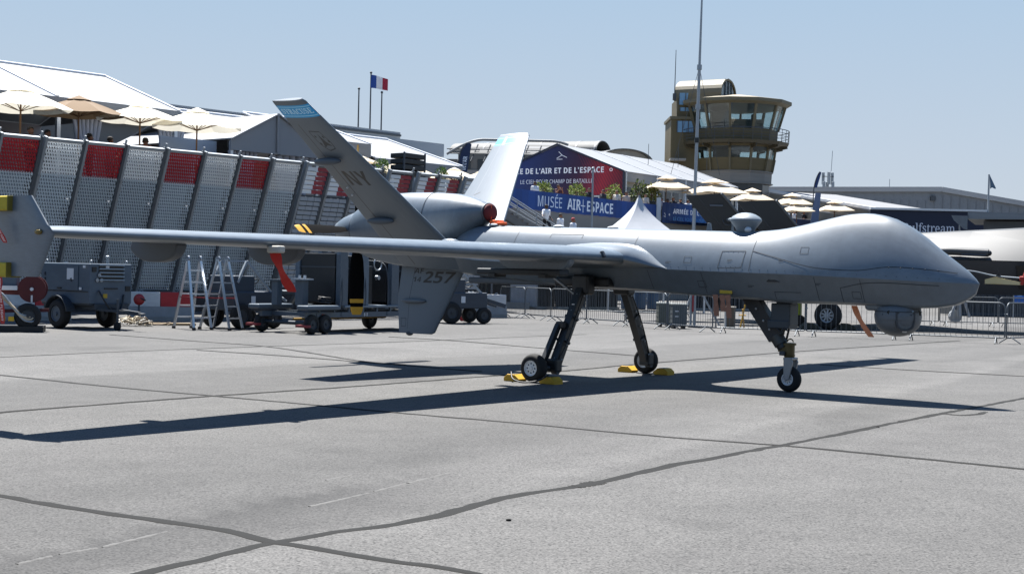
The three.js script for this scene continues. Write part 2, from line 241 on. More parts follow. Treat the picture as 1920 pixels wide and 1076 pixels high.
{
  const fine = []; const xs = ST.map((s) => s[0]); for (let i = 0; i < xs.length - 1; i++) { const k = Math.abs(xs[i] - xs[i + 1]) > 0.25 ? 3 : 1; for (let j = 0; j < k; j++) fine.push(xs[i] + (xs[i + 1] - xs[i]) * j / k); } fine.push(xs.at(-1));
  // smooth the stations with a cubic through the table
  const sm = (x) => { let i = 0; while (i < ST.length - 2 && x < ST[i + 1][0]) i++; const a = ST[Math.max(0, i - 1)], b = ST[i], c = ST[i + 1], d = ST[Math.min(ST.length - 1, i + 2)], h = c[0] - b[0], t = (x - b[0]) / h; return b.map((v, k) => { const m0 = i ? (c[k] - a[k]) / (c[0] - a[0]) * h : c[k] - v, m1 = d !== c ? (d[k] - v) / (d[0] - b[0]) * h : c[k] - v, t2 = t * t, t3 = t2 * t; return (2 * t3 - 3 * t2 + 1) * v + (t3 - 2 * t2 + t) * m0 + (-2 * t3 + 3 * t2) * c[k] + (t3 - t2) * m1; }); };
  const rings = fine.map((x) => {
    const [, T, C, B, w, p] = sm(x), half = [];
    for (const [a, h] of LOW.slice().reverse()) half.push([w * a, C - (C - B) * h]);
    for (let k = 1; k <= 26; k++) { const th = Math.PI / 2 * (1 - k / 26), yy = Math.pow(Math.cos(th), p); half.push([w * Math.pow(Math.sin(th), p) * (1 - TILT * yy), C + (T - C) * yy]); }
    const r = half.map(([z, y]) => V(x, y, z)); return [V(x, B, 0), ...r, ...half.slice(0, -1).reverse().map(([z, y]) => V(x, y, -z))];
  });
  mesh('fuselage', loft(rings, { crease: 0.3 }), paintGrey, drone);
  // engine nacelle
  const NS = [[-2.1, 2.73, 2.44, 0.19], [-2.2, 2.775, 2.38, 0.25], [-2.4, 2.84, 2.22, 0.34], [-2.7, 2.9, 2.0, 0.43], [-3.2, 2.935, 1.86, 0.49], [-3.7, 2.94, 1.8, 0.5], [-4.1, 2.925, 1.79, 0.485], [-4.5, 2.85, 1.85, 0.43], [-4.8, 2.72, 1.93, 0.36], [-4.9, 2.66, 1.97, 0.33]];
  const nr = NS.map(([x, t, b, w]) => Array.from({ length: 40 }, (_, j) => { const a = -Math.PI / 2 + j / 40 * Math.PI * 2; return V(x, (t + b) / 2 + (t - b) / 2 * Math.sin(a), w * Math.sign(Math.cos(a)) * Math.pow(Math.abs(Math.cos(a)), 0.85)); }));
  const nac = mesh('engine_nacelle', loft(nr), paintGrey, drone);
  const seamRing = nr[4].map((p) => p.clone().add(V(0.05, 0, 0))); mesh('panel_seam', tube(seamRing.map((p) => V(p.x, 2.4 + (p.y - 2.4) * 1.003, p.z * 1.003)), 0.004, 60, 5, true), seamMat, nac);
  const lip = mesh('intake_lip', tube(Array.from({ length: 24 }, (_, j) => V(-2.09, 2.585 + 0.145 * Math.sin(j / 12 * Math.PI), 0.19 * Math.cos(j / 12 * Math.PI))), 0.018, 48, 8, true), paintDark, nac);
  // wings
  const wingSec = (s, z, le, te, y, t) => ({ le: V(le, y, s * z), chord: le - te, dir: V(-1, 0, 0), th: V(0, 1, 0), t });
  const TE = (z) => -0.52 + 0.06 * (z - 0.5) , LE = (z) => 1.15 - 0.037 * z;
  for (const s of [1, -1]) {
    const sec = [wingSec(s, 0.2, LE(0.2), -0.56, 1.862, 0.165), wingSec(s, 0.7, LE(0.7), -0.5, 1.864, 0.165), wingSec(s, 1.3, LE(1.3), -0.46, 1.865, 0.165)];
    for (const z of [2, 3, 4.5, 6, 7.5, 9, 9.8, 10.2]) sec.push(wingSec(s, z, LE(z), TE(z) + Math.max(0, z - 1) * 0.0, 1.862 + 0.0025 * z, 0.165));
    sec.push(wingSec(s, 10.44, LE(10.44) - 0.03, TE(10.4), 1.888, 0.15));
    const w = mesh('wing', foil(sec, 0.16, 16, 0.018), paintGrey, drone);
    for (const z of [2.6, 4.5, 6.2, 8.0, 9.6]) mesh('panel_seam', box(0.4, 0.004, 0.009, LE(z) - 0.26, 1.862 + 0.0025 * z + 0.112 * (LE(z) - TE(z)) / 1.6, s * z, 0, 0, -0.16), seamMat, w);
    mesh('inspection_dome', sph(0.11, 0.35, 2.0, s * 4.0, 1.2, 0.35, 0.8), paintGrey, w);
    const FR = [[1.66, 0.555, 1.712, 1.73], [1.58, 0.575, 1.722, 1.79], [1.48, 0.61, 1.738, 1.85], [1.36, 0.67, 1.765, 1.92], [1.24, 0.76, 1.798, 1.98], [1.14, 0.88, 1.83, 2.02], [1.05, 1.0, 1.852, 2.05], [0.9, 1.12, 1.868, 2.075], [0.7, 1.2, 1.88, 2.09], [0.4, 1.22, 1.885, 2.095], [0, 1.15, 1.88, 2.07], [-0.4, 0.9, 1.87, 2.0]];
    mesh('root_fairing', loft(FR.map(([x, zo, yr, yt]) => { const L = []; for (let k = 0; k <= 12; k++) { const t = k / 12 * Math.PI / 2; L.push(V(x, yr + (yt - yr) * Math.sin(t), s * (0.34 + (zo - 0.34) * Math.cos(t)))); } L.push(V(x, 1.69, s * 0.36), V(x, 1.695, s * 0.5)); return s > 0 ? L : L.reverse(); }), { crease: 0.5 }), paintGrey, w);
    mesh('leading_edge_lamp', rbox(0.05, 0.1, 0.07, 0.015, LE(1.42) - 0.012, 1.9, s * 1.42, 0, 0, 0.5), seamMat, w);
    // winglet: a swept plate above and below the tip
    const wl = [[2.24, 0.44, -0.22], [1.96, 0.7, -0.22], [1.87, 0.8, -0.21], [1.46, 0.57, -0.22]].map(([y, le, te]) => ({ le: V(le, y, s * 10.46), chord: le - te, dir: V(-1, 0, 0), th: V(0, 0, 1), t: 0.07 })).reverse();
    const wg = mesh('winglet', foil(wl, 0.07, 10, 0), paintGrey, drone);
    mesh('navigation_lamp', sph(0.035, 0.6, 1.89, s * 10.5, 1.5, 0.8, 1, 10), M(0x6b5b2a, 0.2), wg);
    // three pylons
    for (const [z, a, b, h] of [[8.75, -0.1, 0.58, 0.19], [7.05, -0.1, 0.64, 0.19], [2.1, -0.15, 1.0, 0.2]]) {
      const sh = new THREE.Shape(); sh.moveTo(a, 0.06); sh.lineTo(a - 0.05, -0.06); sh.quadraticCurveTo(a + 0.06, -h, a + 0.28, -h); sh.lineTo(b - 0.3, -h); sh.quadraticCurveTo(b - 0.02, -h * 0.9, b, -0.03); sh.lineTo(b - 0.05, 0.06); sh.closePath();
      mesh('pylon', ext(sh, 0.1, 0.02).translate(0, 1.84, s * z - 0.05), z > 3 ? paintDark : paintGrey, drone);
    }
    const rail = mesh('missile_rail', rbox(1.5, 0.09, 0.24, 0.03, 0.15, 1.62, s * 2.1), M(0x24282c, 0.6), drone);
    for (const x of [0.6, -0.3]) mesh('rail_shoe', box(0.12, 0.05, 0.28, x, 1.565, s * 2.1), mat.black, rail);
    // V tail
    const up = s > 0;
    const finTex = canvasTex(1024, 640, (c, w, h) => {
      c.fillStyle = '#59646e'; c.fillRect(0, 0, w, h); let q = 5; const rn = () => (q = (q * 16807) % 2147483647) / 2147483647; for (let i = 0; i < 900; i++) { c.fillStyle = rn() > 0.5 ? 'rgba(255,255,255,0.025)' : 'rgba(0,0,0,0.03)'; c.fillRect(rn() * w, rn() * h, 8 + rn() * 60, 1 + rn() * 4); }
      const line = (x0, y0, x1, y1, wd = 4, col = '#1c2126') => { c.strokeStyle = col; c.lineWidth = wd; c.beginPath(); c.moveTo(x0, y0); c.lineTo(x1, y1); c.stroke(); };
      const band = (y0, y1) => { c.fillStyle = '#1f9ad8'; c.fillRect(930, y0, 70, y1 - y0); c.fillStyle = '#8fd0f0'; c.fillRect(937, y0, 5, y1 - y0); c.fillRect(988, y0, 5, y1 - y0); };
      band(5, 318); band(322, 635);
      c.save(); c.translate(951, 165); c.rotate(Math.PI / 2); c.fillStyle = '#bfe6fb'; c.font = 'bold 52px serif'; c.textAlign = 'center'; c.scale(1.02, 0.8); c.fillText('SYRACUSE', 0, 0); c.restore();
      c.fillStyle = '#c8ccd0'; c.fillRect(930, 535, 70, 22); c.fillRect(930, 322, 70, 34);
      line(20, 76, 890, 76); line(20, 564, 1000, 564, 4, '#6d747b'); line(520, 566, 540, 530, 6); line(30, 470, 30, 630, 5, '#30363d');
      c.fillStyle = '#101316'; c.save(); c.translate(530, 172); c.rotate(Math.PI / 2); c.font = 'bold 118px sans-serif'; c.textAlign = 'center'; c.fillText('NY', 0, 0); c.restore();
      c.save(); c.translate(800, 172); c.rotate(Math.PI / 2); c.strokeStyle = '#1c2126'; c.fillStyle = '#20252a'; c.lineWidth = 5; c.beginPath(); c.moveTo(-52, -52); c.lineTo(30, -48); c.quadraticCurveTo(60, 10, 40, 50); c.lineTo(-10, 62); c.quadraticCurveTo(-62, 30, -52, -52); c.stroke(); c.beginPath(); c.moveTo(0, -38); c.lineTo(16, 10); c.lineTo(36, 36); c.lineTo(4, 30); c.lineTo(-28, 44); c.lineTo(-12, 6); c.closePath(); c.fill(); for (const [x, y] of [[-34, -20], [26, -18], [-36, 22], [40, 8]]) { c.beginPath(); c.arc(x, y, 7, 0, 7); c.fill(); } c.restore();
    });
    const fm = new THREE.MeshPhysicalMaterial({ color: 0xffffff, roughness: 0.48, clearcoat: 0.2, clearcoatRoughness: 0.4, map: finTex });
    const n = V(0, 0.735, -s * 0.678);
    const fs = [[0.25, -2.2, -3.73], [0.8, -2.45, -3.82], [2.0, -3.0, -3.99], [2.93, -3.43, -4.14], [2.96, -3.47, -4.14]].map(([z, le, te], i) => ({ le: V(le, 2.2 + 0.925 * (z - 0.8), s * z), chord: le - te, dir: V(-1, 0, 0), th: n, t: i === 4 ? 0.09 : 0.1 }));
    const fin = mesh('tail_fin', foil(fs, 0.1, 12, 0, false), fm, drone);
    mesh('fin_tip', foil([fs[4], { ...fs[4], le: fs[4].le.clone().add(V(-0.01, 0.012, s * 0.012)), t: 0.085, chord: fs[4].chord - 0.02 }], 0.09, 12, 0), M(0x8b9299, 0.5), fin);
    for (const [z, dx] of [[1.1, -3.42], [2.08, -3.7]]) { const y = 2.2 + 0.925 * (z - 0.8); mesh('actuator_fairing', sph(0.1, dx, y - 0.075, s * (z + 0.075), 3.0, 0.62, 0.62, 18).rotateX(0), M(0x3f4954, 0.5), fin); }
    for (const z of [1.5, 1.62]) mesh('hinge_bolt', sph(0.016, -3.72, 2.2 + 0.925 * (z - 0.8) - 0.04, s * (z + 0.04), 1, 1, 1, 8), mat.white, fin);
  }
  // ventral fin with the serial
  const vt = canvasTex(768, 1024, (c, w, h) => {
    c.fillStyle = '#59646e'; c.fillRect(0, 0, w, h);
    c.save(); c.fillStyle = '#0d1013'; c.strokeStyle = '#2a3138';
    const T = (str, x, y, font) => { c.save(); c.translate(x, y); c.rotate(-Math.PI / 2); c.font = font; c.fillText(str, 0, 0); c.restore(); };
    // v = 0 (bottom of the canvas) is the trailing edge; v = 0.5 the leading edge; u runs down the fin
    T('257', 262, 812, 'bold 156px sans-serif'); T('AF', 170, 905, 'bold 70px sans-serif'); T('14', 256, 905, 'bold 70px sans-serif');
    c.lineWidth = 5; c.beginPath(); c.moveTo(40, 905); c.lineTo(720, 900); c.stroke(); c.strokeRect(620, 930, 80, 60); c.restore();
  });
  const vs = [[1.85, -2.42, -3.93], [1.6, -2.58, -3.96], [1.12, -2.86, -4.03], [0.56, -3.18, -3.99], [0.53, -3.25, -3.96]].map(([y, le, te]) => ({ le: V(le, y, 0), chord: le - te, dir: V(-1, 0, 0), th: V(0, 0, 1), t: 0.09 }));
  const vf = mesh('ventral_fin', foil(vs, 0.09, 12, 0), new THREE.MeshPhysicalMaterial({ color: 0xffffff, roughness: 0.5, map: vt }), drone);
  mesh('rudder_horn', sph(0.06, -3.62, 1.09, 0.07, 4.6, 0.7, 0.6, 16), M(0x515a63, 0.5), vf);
  mesh('tail_bumper', sph(0.06, -3.75, 0.53, 0, 1.3, 0.7, 0.6, 12), mat.darkGrey, vf);
  // propeller
  const hub = V(-5.02, 2.3, 0), bladeM = new THREE.MeshPhysicalMaterial({ color: 0x0b0b0c, roughness: 0.9, specularIntensity: 0.1 }), yell = M(0xb88a1a, 0.5);
  mesh('spinner', lathe([[0.001, 0.62], [0.06, 0.6], [0.14, 0.52], [0.23, 0.34], [0.3, 0.12], [0.315, 0], [0.31, -0.02], [0.001, -0.02]], 32).rotateZ(Math.PI / 2).translate(-4.93, 2.3, 0), paintGrey, drone);
  mesh('spinner_backplate', cyl(0.325, 0.325, 0.03, 32, -4.915, 2.3, 0, 0, 0, Math.PI / 2), paintDark, drone);
  const bs = [[0.22, 0.1, 0.6, 1.2], [0.34, 0.15, 0.4, 1.15], [0.55, 0.235, 0.2, 1.05], [0.85, 0.265, 0.12, 0.97], [1.15, 0.25, 0.09, 0.92], [1.22, 0.245, 0.085, 0.91], [1.29, 0.235, 0.08, 0.9], [1.36, 0.225, 0.08, 0.9], [1.43, 0.205, 0.08, 0.9], [1.5, 0.15, 0.08, 0.9]];
  const sec = ([r, c, t, a]) => { const dir = V(Math.sin(a), 0, Math.cos(a)), th = V(Math.cos(a), 0, -Math.sin(a)); return { le: V(0, r, 0).addScaledVector(dir, -c / 2), chord: c, dir, th, t }; };
  for (let k = 0; k < 4; k++) {
    const fit = (g) => g.rotateX(k * Math.PI / 2 + 0.02).translate(hub.x, hub.y, hub.z), b = mesh('propeller_blade', fit(foil(bs.slice(0, 6).map(sec), 0.1, 8, 0.01)), bladeM, drone);
    mesh('yellow_tip_band', fit(foil(bs.slice(5, 7).map(sec), 0.1, 8, 0.01)), yell, b); mesh('black_tip_band', fit(foil(bs.slice(6, 8).map(sec), 0.1, 8, 0.01)), bladeM, b); mesh('yellow_tip_band', fit(foil(bs.slice(7, 10).map(sec), 0.1, 8, 0.01)), yell, b);
  }
  // main gear
  const gearM = M(0x1e2124, 0.5), rimM = M(0xc4c7ca, 0.4, 0.3);
  function wheel(parent, p, R, w, rimR, side, label) {
    const wh = new THREE.Group(); wh.name = 'wheel'; wh.position.copy(p); parent.add(wh);
    const prof = []; for (let k = 0; k <= 14; k++) { const a = Math.PI * k / 14; prof.push([rimR + (R - rimR) * Math.pow(Math.sin(a), 0.55), -w / 2 * Math.cos(a)]); }
    mesh('tyre', lathe(prof, 40).rotateX(Math.PI / 2), mat.rubber, wh);
    const sh = new THREE.Shape(); sh.absarc(0, 0, rimR * 1.02, 0, Math.PI * 2); for (let k = 0; k < 8; k++) { const h = new THREE.Path(), a = k * Math.PI / 4; h.absarc(Math.cos(a) * rimR * 0.6, Math.sin(a) * rimR * 0.6, rimR * 0.14, 0, Math.PI * 2); sh.holes.push(h); }
    const g = new THREE.ExtrudeGeometry(sh, { depth: w * 0.16, bevelEnabled: true, bevelSize: 0.004, bevelThickness: 0.004, bevelSegments: 1, curveSegments: 20 });
    mesh('rim', [g.clone().translate(0, 0, w * 0.24), g.clone().translate(0, 0, -w * 0.4), cyl(rimR * 0.32, rimR * 0.26, w * 0.95, 16, 0, 0, 0, Math.PI / 2), new THREE.TorusGeometry(rimR * 0.98, 0.012, 8, 32).translate(0, 0, w * 0.43), new THREE.TorusGeometry(rimR * 0.98, 0.012, 8, 32).translate(0, 0, -w * 0.43)], rimM, wh);
    mesh('brake_disc', cyl(rimR * 0.95, rimR * 0.95, w * 0.2, 24, 0, 0, 0, Math.PI / 2), gearM, wh);
  }
  for (const s of [1, -1]) {
    const leg = mesh('landing_gear_leg', [beam(V(0.2, 1.55, s * 0.52), V(0.2, 0.2, s * 1.32), 0.15, 0.12, V(1, 0, 0)), rbox(0.3, 0.3, 0.22, 0.04, 0.2, 1.45, s * 0.58), rbox(0.2, 0.2, 0.16, 0.03, 0.2, 0.25, s * 1.31), rod(V(0.2, 0.21, s * 1.3), V(0.03, 0.205, s * 1.48), 0.055, 12)], gearM, drone);
    mesh('shock_strut', [beam(V(0.1, 0.84, s * 1.08), V(0.06, 0.24, s * 1.43), 0.085, 0.07, V(1, 0, 0)), rbox(0.16, 0.11, 0.1, 0.025, 0.14, 0.84, s * 1.06), rod(V(0.06, 0.24, s * 1.42), V(0.03, 0.205, s * 1.5), 0.04)], gearM, leg);
    for (const t of [0.2, 0.38, 0.56, 0.74, 0.9]) mesh('leg_bolt', [sph(0.016, 0.285, 1.55 - 1.35 * t, s * (0.52 + 0.8 * t), 0.6, 1, 1, 8), sph(0.016, 0.2, 1.55 - 1.35 * t + 0.02, s * (0.585 + 0.8 * t), 1, 1, 0.6, 8)], mat.steel, leg);
    mesh('hose_clamp', box(0.17, 0.035, 0.14, 0.2, 0.95, s * 0.875, s * -0.53), mat.darkGrey, leg); mesh('hose_clamp', box(0.17, 0.035, 0.14, 0.2, 0.6, s * 1.083, s * -0.53), mat.darkGrey, leg); mesh('placard', box(0.05, 0.08, 0.006, 0.2, 1.12, s * 0.845), mat.white, leg);
    mesh('brake_caliper', rbox(0.1, 0.14, 0.08, 0.015, 0.1, 0.24, s * 1.46), M(0x5d6063, 0.4, 0.5), leg); mesh('lower_lug', cyl(0.05, 0.05, 0.1, 12, 0.24, 0.17, s * 1.33, 0, 0, Math.PI / 2), mat.darkGrey, leg);
    mesh('drag_brace', rod(V(-0.35, 1.62, s * 0.75), V(0.12, 1.3, s * 0.68), 0.022), mat.steel, leg);
    mesh('brake_line', tube([V(0.28, 1.3, s * 0.7), V(0.3, 0.9, s * 0.95), V(0.29, 0.5, s * 1.18), V(0.24, 0.24, s * 1.36)], 0.01), mat.black, leg);
    wheel(drone, V(0.03, 0.212, s * 1.58), 0.212, 0.19, 0.115, s);
    mesh('gear_bay', rbox(1.0, 0.14, 0.3, 0.04, 0.1, 1.49, s * 0.36), mat.black, drone);
  }
  // nose gear
  const ng = mesh('nose_gear_leg', [beam(V(2.72, 1.36, 0), V(3.16, 0.76, 0), 0.16, 0.21), rod(V(3.12, 0.82, 0), V(3.27, 0.62, 0), 0.085, 14)], M(0x1b1e22, 0.5), drone);
  mesh('steering_unit', [cyl(0.075, 0.075, 0.2, 16, 3.36, 0.6, 0), cyl(0.095, 0.095, 0.03, 16, 3.36, 0.68, 0), beam(V(3.22, 0.62, 0), V(3.36, 0.58, 0), 0.12, 0.1), cyl(0.06, 0.085, 0.06, 16, 3.36, 0.5, 0), new THREE.TorusGeometry(0.045, 0.009, 6, 16, Math.PI).translate(3.37, 0.71, 0)], M(0x54492a, 0.45, 0.3), ng);
  for (const [x, y] of [[2.86, 1.17], [2.98, 1.0], [3.08, 0.88]]) mesh('leg_bolt', sph(0.02, x, y, 0.085, 1, 1, 0.5, 8), mat.steel, ng); mesh('steering_collar', cyl(0.1, 0.1, 0.14, 18, 3.19, 0.73, 0, 0, 0, 0.6), M(0x3b3b38, 0.5), ng); mesh('electric_plug', rbox(0.07, 0.06, 0.06, 0.01, 3.3, 0.55, 0.11), mat.darkGrey, ng);
  mesh('torque_link', [rod(V(3.2, 0.86, 0.05), V(3.32, 1.0, 0.03), 0.014), rod(V(3.32, 1.0, 0.03), V(3.24, 0.7, 0.04), 0.016), rod(V(3.36, 1.02, -0.03), V(3.28, 0.7, -0.04), 0.016)], mat.black, ng);
  mesh('wheel_fork', [ext([[-0.05, 0.3], [0.05, 0.3], [0.085, 0.24], [0.03, 0.0], [-0.02, -0.02], [-0.045, 0.02]], 0.02, 0.004).translate(3.37, 0.19, 0.075), ext([[-0.05, 0.3], [0.05, 0.3], [0.085, 0.24], [0.03, 0.0], [-0.02, -0.02], [-0.045, 0.02]], 0.02, 0.004).translate(3.37, 0.19, -0.095), rbox(0.14, 0.035, 0.2, 0.01, 3.38, 0.475, 0)], M(0x8a8d8f, 0.45, 0.3), ng);
  wheel(drone, V(3.365, 0.185, 0), 0.185, 0.13, 0.085, 1);
  mesh('gear_actuator_box', [rbox(0.3, 0.32, 0.28, 0.02, 3.27, 1.1, 0), rbox(0.34, 0.12, 0.3, 0.02, 3.24, 0.96, 0), rbox(0.24, 0.12, 0.22, 0.03, 3.3, 1.26, 0)], M(0x2c353d, 0.55), drone);
  mesh('steering_cable', tube([V(3.2, 0.92, 0.14), V(3.3, 0.86, 0.16), V(3.34, 0.9, 0.15), V(3.4, 0.87, 0.13)], 0.012), mat.black, drone);
  // sensor ball
  const tur = mesh('sensor_turret', [sph(0.3, 4.95, 1.1, 0, 1.03, 0.8, 1, 36), lathe([[0.31, 0], [0.315, 0.05], [0.3, 0.16], [0.24, 0.19]], 36).translate(4.95, 1.09, 0)], M(0x565c62, 0.5), drone);
  const onBall = (g) => g.rotateY(0.72).translate(4.95, 1.09, 0), us = (k) => [[-0.13 * k, 0.1 * k], [0.13 * k, 0.1 * k], [0.13 * k, -0.03 * k], [0.11 * k, -0.1 * k], [0.06 * k, -0.135 * k], [0, -0.145 * k], [-0.06 * k, -0.135 * k], [-0.11 * k, -0.1 * k], [-0.13 * k, -0.03 * k]];
  const wf = shape(us(1)); wf.holes.push(new THREE.Path(us(0.86).map(([x, y]) => new THREE.Vector2(x, y))));
  mesh('sensor_window_frame', onBall(ext(wf, 0.03, 0.003).translate(0, 0, 0.262)), M(0x33383d, 0.5), tur); mesh('sensor_window', onBall(ext(us(0.84), 0.02).translate(0, 0, 0.262)), M(0x565c60, 0.25), tur);
  for (const [x, y, z, r] of [[0.2, 0.1, 0.215, 0.035], [-0.2, 0.1, 0.215, 0.028]]) mesh('small_lens', onBall(cyl(r, r, 0.03, 18, x, y, z, Math.PI / 2, 0, 0).applyMatrix4(new THREE.Matrix4())), M(0x0e1418, 0.08), tur);
  mesh('warning_plate', onBall(box(0.06, 0.02, 0.01, 0, -0.155, 0.262, 0.5)), mat.white, tur); mesh('ball_seam', new THREE.TorusGeometry(0.309, 0.005, 6, 60).rotateX(Math.PI / 2).translate(4.95, 1.2, 0).scale(1, 1, 1), seamMat, tur);
  for (let i = 0; i < 10; i++) { const a = i / 10 * Math.PI * 2; mesh('turret_screw', sph(0.009, 4.95 + 0.315 * Math.cos(a), 1.16, 0.31 * Math.sin(a), 1, 1, 1, 6), seamMat, tur); }
  mesh('side_lens', sph(0.05, 5.2, 1.19, 0.12, 0.5, 1.2, 1, 12), M(0x8fa9bd, 0.15), tur);
  mesh('turret_fairing', rbox(0.5, 0.14, 0.46, 0.06, 4.8, 1.27, 0), paintGrey, drone);
  // dorsal fittings
  mesh('satellite_radome', [lathe([[0.001, 0.195], [0.06, 0.19], [0.12, 0.172], [0.175, 0.14], [0.205, 0.108], [0.212, 0.09], [0.205, 0.07], [0.175, 0.03], [0.14, -0.015], [0.118, -0.06], [0.112, -0.1], [0.001, -0.1]], 36).scale(1.12, 1.05, 1).rotateZ(-0.02).translate(2.62, 2.35, 0), sph(0.05, 2.43, 2.455, 0, 1.9, 0.6, 1.6, 14)], M(0x6d767e, 0.5), drone);
  mesh('dome_antenna', sph(0.05, 2.72, 2.3, 0.12, 1, 0.9, 1, 14), M(0xb9bec2, 0.4), drone);
  mesh('blade_antenna', ext([[-0.04, 0], [0.04, 0], [0.018, 0.13], [-0.02, 0.13]], 0.03, 0.004).translate(2.03, 2.27, 0), paintGrey, drone);
  mesh('blade_antenna', ext([[-0.02, 0], [0.02, 0], [0.006, 0.12], [-0.012, 0.12]], 0.012, 0.003).translate(2.36, 2.28, -0.1), paintGrey, drone);
  for (const [x, z] of [[-0.65, 0.05], [0.35, 0.02], [-1.9, 0.1]]) mesh('low_antenna', sph(0.07, x, 2.335 + (0.35 - x) * 0.02, z, 1.4, 0.35, 1, 12), M(0xaeb4b9, 0.45), drone);
  // pitot probe on the far side of the nose
  const pb = mesh('air_data_probe', [tube([V(5.72, 1.78, -0.2), V(5.9, 1.76, -0.24), V(6.15, 1.71, -0.27), V(6.42, 1.69, -0.29), V(6.62, 1.675, -0.3)], 0.01, 24, 8)], M(0x6d767e, 0.5), drone);
  mesh('probe_vane', [cyl(0.03, 0.03, 0.02, 12, 6.2, 1.72, -0.28), rod(V(6.2, 1.72, -0.28), V(6.2, 1.8, -0.28), 0.006)], mat.black, pb);
  // panel lines drawn as shallow dark gaskets on the skin
  const skin = (pts, w = 0.011, name = 'panel_seam') => {
    const c = new THREE.CatmullRomCurve3(pts.map(([x, y]) => V(x, y, 0)), false, 'centripetal'), n = 40, p = [], ix = [];
    c.getPoints(n).forEach((q, i, l) => { const d = l[Math.min(n, i + 1)].clone().sub(l[Math.max(0, i - 1)]).normalize(), s = V(-d.y, d.x, 0); for (const g of [w / 2, -w / 2]) { const x = q.x + s.x * g, y = q.y + s.y * g; p.push(x, y, fusZ(x, y) + 0.004); } if (i) { const k = i * 2; ix.push(k - 2, k - 1, k, k - 1, k + 1, k); } });
    const g = new THREE.BufferGeometry(); g.setAttribute('position', new THREE.Float32BufferAttribute(p, 3)); g.setIndex(ix); g.computeVertexNormals(); mesh(name, geoClean(g), seamMat, drone);
  };
  skin([[2.97, 1.99], [3.26, 1.92], [3.9, 1.775], [4.3, 1.745], [4.6, 1.745], [4.97, 1.795], [5.4, 1.775], [5.8, 1.73]]);
  skin([[2.49, 1.985], [2.86, 1.99]], 0.009); skin([[2.86, 1.99], [2.84, 1.75]], 0.009); skin([[2.84, 1.75], [2.47, 1.74]], 0.009); skin([[2.47, 1.74], [2.49, 1.985]], 0.009);
  skin([[4.3, 1.3], [4.3, 1.5]], 0.009); skin([[4.3, 1.5], [4.7, 1.575], [5.6, 1.56]], 0.009);
  skin([[3.3, 1.42], [3.7, 1.42]], 0.008); skin([[3.3, 1.42], [3.3, 1.32]], 0.008);
  skin([[0.0, 2.22], [-0.6, 2.225]], 0.009); skin([[0.0, 2.22], [0.0, 2.16]], 0.009); skin([[-0.6, 2.225], [-0.6, 2.165]], 0.009);
  const T = (x) => stat(x)[1], C = (x) => stat(x)[2], B = (x) => stat(x)[3];
  for (const x of [2.97, 1.0, -1.25]) skin([[x, T(x) - 0.03], [x - 0.005, (T(x) + C(x)) / 2], [x, C(x) + 0.02]], 0.007);
  for (const x of [4.6, 3.95, 2.2, 1.3]) skin([[x, C(x) - 0.02], [x, B(x) + 0.05]], 0.007);
  for (let x = 1.7; x < 5.6; x += 0.13) mesh('skin_fastener', sph(0.006, x, C(x) + 0.045, fusZ(x, C(x) + 0.045), 1, 1, 0.5, 6), seamMat, drone);
  for (let k = 0; k < 5; k++) for (const y of [1.765, 1.965]) mesh('skin_fastener', sph(0.005, 2.52 + k * 0.075, y, fusZ(2.52 + k * 0.075, y), 1, 1, 0.5, 6), seamMat, drone);
  for (const [x, y] of [[1.9, 1.9], [3.7, 2.05], [4.45, 1.45], [2.1, 1.55]]) { skin([[x, y], [x + 0.12, y]], 0.006); skin([[x + 0.12, y], [x + 0.12, y - 0.09]], 0.006); skin([[x + 0.12, y - 0.09], [x, y - 0.09]], 0.006); skin([[x, y - 0.09], [x, y]], 0.006); }
  for (const [x, y, w] of [[2.6, 1.86, 0.08], [3.4, 1.87, 0.1], [1.6, 1.82, 0.09], [3.95, 1.55, 0.08], [2.9, 1.5, 0.1]]) for (const k of [0, 1]) skin([[x, y - k * 0.02], [x + w * (1 - k * 0.3), y - k * 0.02]], 0.008, 'stencil_line');
  for (const x of [4.97, 5.12, 5.27, 5.42, 5.57]) mesh('skin_fastener', sph(0.011, x, 1.79 - (x - 4.97) * 0.05, fusZ(x, 1.79 - (x - 4.97) * 0.05), 1, 1, 0.5, 8), seamMat, drone);
  mesh('static_vent', ext([[0, 0], [0.2, 0.0], [0.06, 0.06]], 0.02).translate(3.22, 1.56, fusZ(3.25, 1.58) - 0.012), mat.black, drone);
  mesh('belly_tray', rbox(1.9, 0.1, 0.5, 0.03, -1.35, 1.47, 0), paintDark, drone);
}
